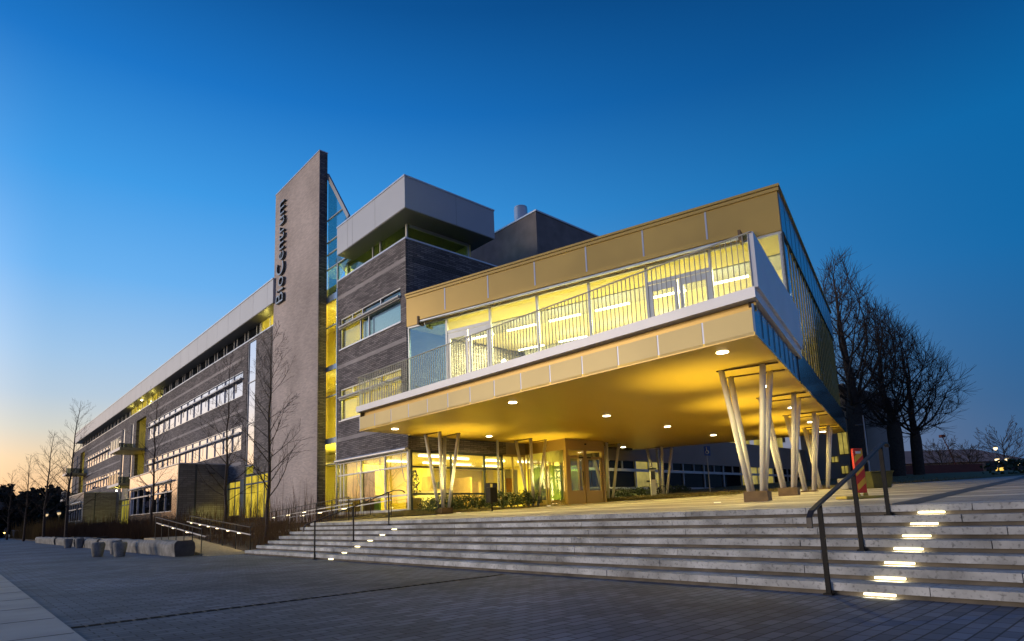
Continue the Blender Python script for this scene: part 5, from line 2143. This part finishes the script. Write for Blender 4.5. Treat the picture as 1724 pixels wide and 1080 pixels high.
# ------------------------------------------------------------------ background, right
far = empty('far_building', Vector((80, 118, 3.4)), R(3), 'long low beige building with hipped brown roof behind the big trees', 'building')
MB().box(-26, 21, 0, 14, 0, 4.6).build('wall', 'beige_wall', far)
MB().add([(-27, -1, 4.62), (22, -1, 4.62), (22, 15, 4.62), (-27, 15, 4.62), (-22, 6, 7.6), (17, 6, 7.6)],
         [(0, 1, 5, 4), (1, 2, 5), (2, 3, 4, 5), (3, 0, 4), (3, 2, 1, 0)]).build('roof', 'brown_roof', far)
for k, (x, wd, mt) in enumerate(((-22, 3.0, 'far_glow'), (-17, 2.4, 'far_glow'), (-6, 1.5, 'dark_glass'), (-2, 1.6, 'warm_window'), (1.2, 2.6, 'dark_glass'), (6, 1.4, 'warm_window'), (9, 1.6, 'warm_window'), (13, 1.5, 'dark_glass'), (17, 1.7, 'warm_window'))):
    MB().box(x, x + wd, -.06, -.01, 2.0, 3.6).build('window', mt, far)
ho = empty('hoarding', Vector((57, 86, 3.3)), R(4), 'dark red site hoarding standing before the far building', 'hoarding')
MB().box(-9, 11, 0, .1, 0, 2.6).build('panel', 'red_hoarding', ho)
MB().box(-1, 2.2, -.02, -.005, .45, .7).build('lettering_strip', 'far_wall', ho)
for x in (-9, -4, 1, 6, 10.9):
    MB().box(x, x + .1, .11, .2, 0, 2.7).build('post', 'frame_dark', ho)
sh_ = empty('site_container', Vector((74, 88, 3.4)), R(5), 'black site container right of the red hoarding', 'container')
MB().box(-5, 5, 0, 2.4, .15, 2.7).build('body', 'cloth_dark', sh_)
MB().box(-3.6, -2.4, -.05, -.01, 1.0, 1.9).build('window', 'warm_window', sh_)
MB().box(-5, 5, .1, 2.3, 0, .148).build('base', 'frame_dark', sh_)
mast = empty('lifting_boom', Vector((68, 93, 3.4)), 0, 'thin red boom of a lift above the hoarding', 'crane')
MB().tube([(1.5, 0, .3), (.2, 0, 5.0), (-.6, 0, 7.2)], [.13, .10, .06], 6).build('boom', 'red_hoarding', mast)
MB().box(-.9, -.3, -.3, .3, 7.0, 7.4).build('basket', 'red_hoarding', mast)
MB().box(.6, 2.4, -.6, .6, .0, .5).build('base', 'frame_dark', mast)
for i, (x, y, h, lab) in enumerate(((56.6, 70, 5.0, 'leftmost of the lit street lamps at the right edge'), (59.4, 72, 5.1, 'lit street lamp in the middle of the right group'), (61.3, 73, 4.7, 'rightmost of the lit street lamps'), (69.5, 86, 7.4, 'tall lit lamp behind the street lamps on the right'))):
    street_lamp(Vector((x, y, 3.0)), h - 2.6 if i < 3 else h - 2.4, lab, 0, 'lit street lamps on the right')


def small_tree(loc, H, seed, label):
    rng = random.Random(seed)
    root = empty('small_tree', loc, 0, label, 'tree', 'small trees far right')
    tp = [Vector((0, 0, -.1)), Vector((.05, 0, H * .4)), Vector((0, .05, H * .8))]
    MB().tube(tp, [.13, .09, .03], 6).build('trunk', 'bark', root)
    out = []
    for i in range(16):
        z = H * (.25 + .5 * i / 16)
        az = i * 2.4
        grow(rng, Vector((0, 0, z)), Vector((math.cos(az), math.sin(az), .9)), H * .45, .05, 1, 3, out, .04, 4, .55, (0, 6, 4), .1)
    t = MB()
    for pts, rads, lv in out:
        t.tube(pts, [max(r, .02) for r in rads], 3, cap=False)
    t.build('twigs', 'twig', root)


small_tree(Vector((75.5, 92, 3.4)), 8.0, 3, 'bushy bare tree behind the lit street lamps')
small_tree(Vector((66.0, 92, 3.4)), 6.6, 4, 'slim bare tree in front of the far building roof')
small_tree(Vector((72.5, 95, 3.4)), 6.0, 5, 'thin bare tree at the right half of the far roof')
fp = empty('lamp_post', Vector((22.2, 37, 2.2)), 0, 'slim grey lamp post with two small heads before the tallest tree', 'lamp post')
MB().tube([(0, 0, 0), (0, 0, 4.1)], [.05, .03], 8).build('pole', 'frame_metal', fp)
build_each(MB().box(-.5, -.1, -.08, .08, 3.5, 3.56).box(.1, .5, -.08, .08, 3.75, 3.81), 'head', 'frame_dark', fp)
hd = MB()
rh = random.Random(8)
for i in range(5200):
    t = rh.random()
    x, y = 32 + 50 * t, -14 - 30 * t + rh.uniform(-.8, .8)
    q = Mw(x, y, plaza_z(x) + rh.random() ** .7 * .95)
    d = Vector((rh.gauss(0, 1), rh.gauss(0, 1), rh.gauss(0, 1))).normalized()
    s = d.cross(Vector((rh.gauss(0, 1), rh.gauss(0, 1), 1))).normalized()
    hd.add([q - d * .12, q + s * .08, q + d * .14, q - s * .08], [(0, 1, 2, 3)])
tag(hd.build('low_hedge', 'shrub_leaf'), 'long low dark hedge at the edge of the upper plaza', 'hedge')
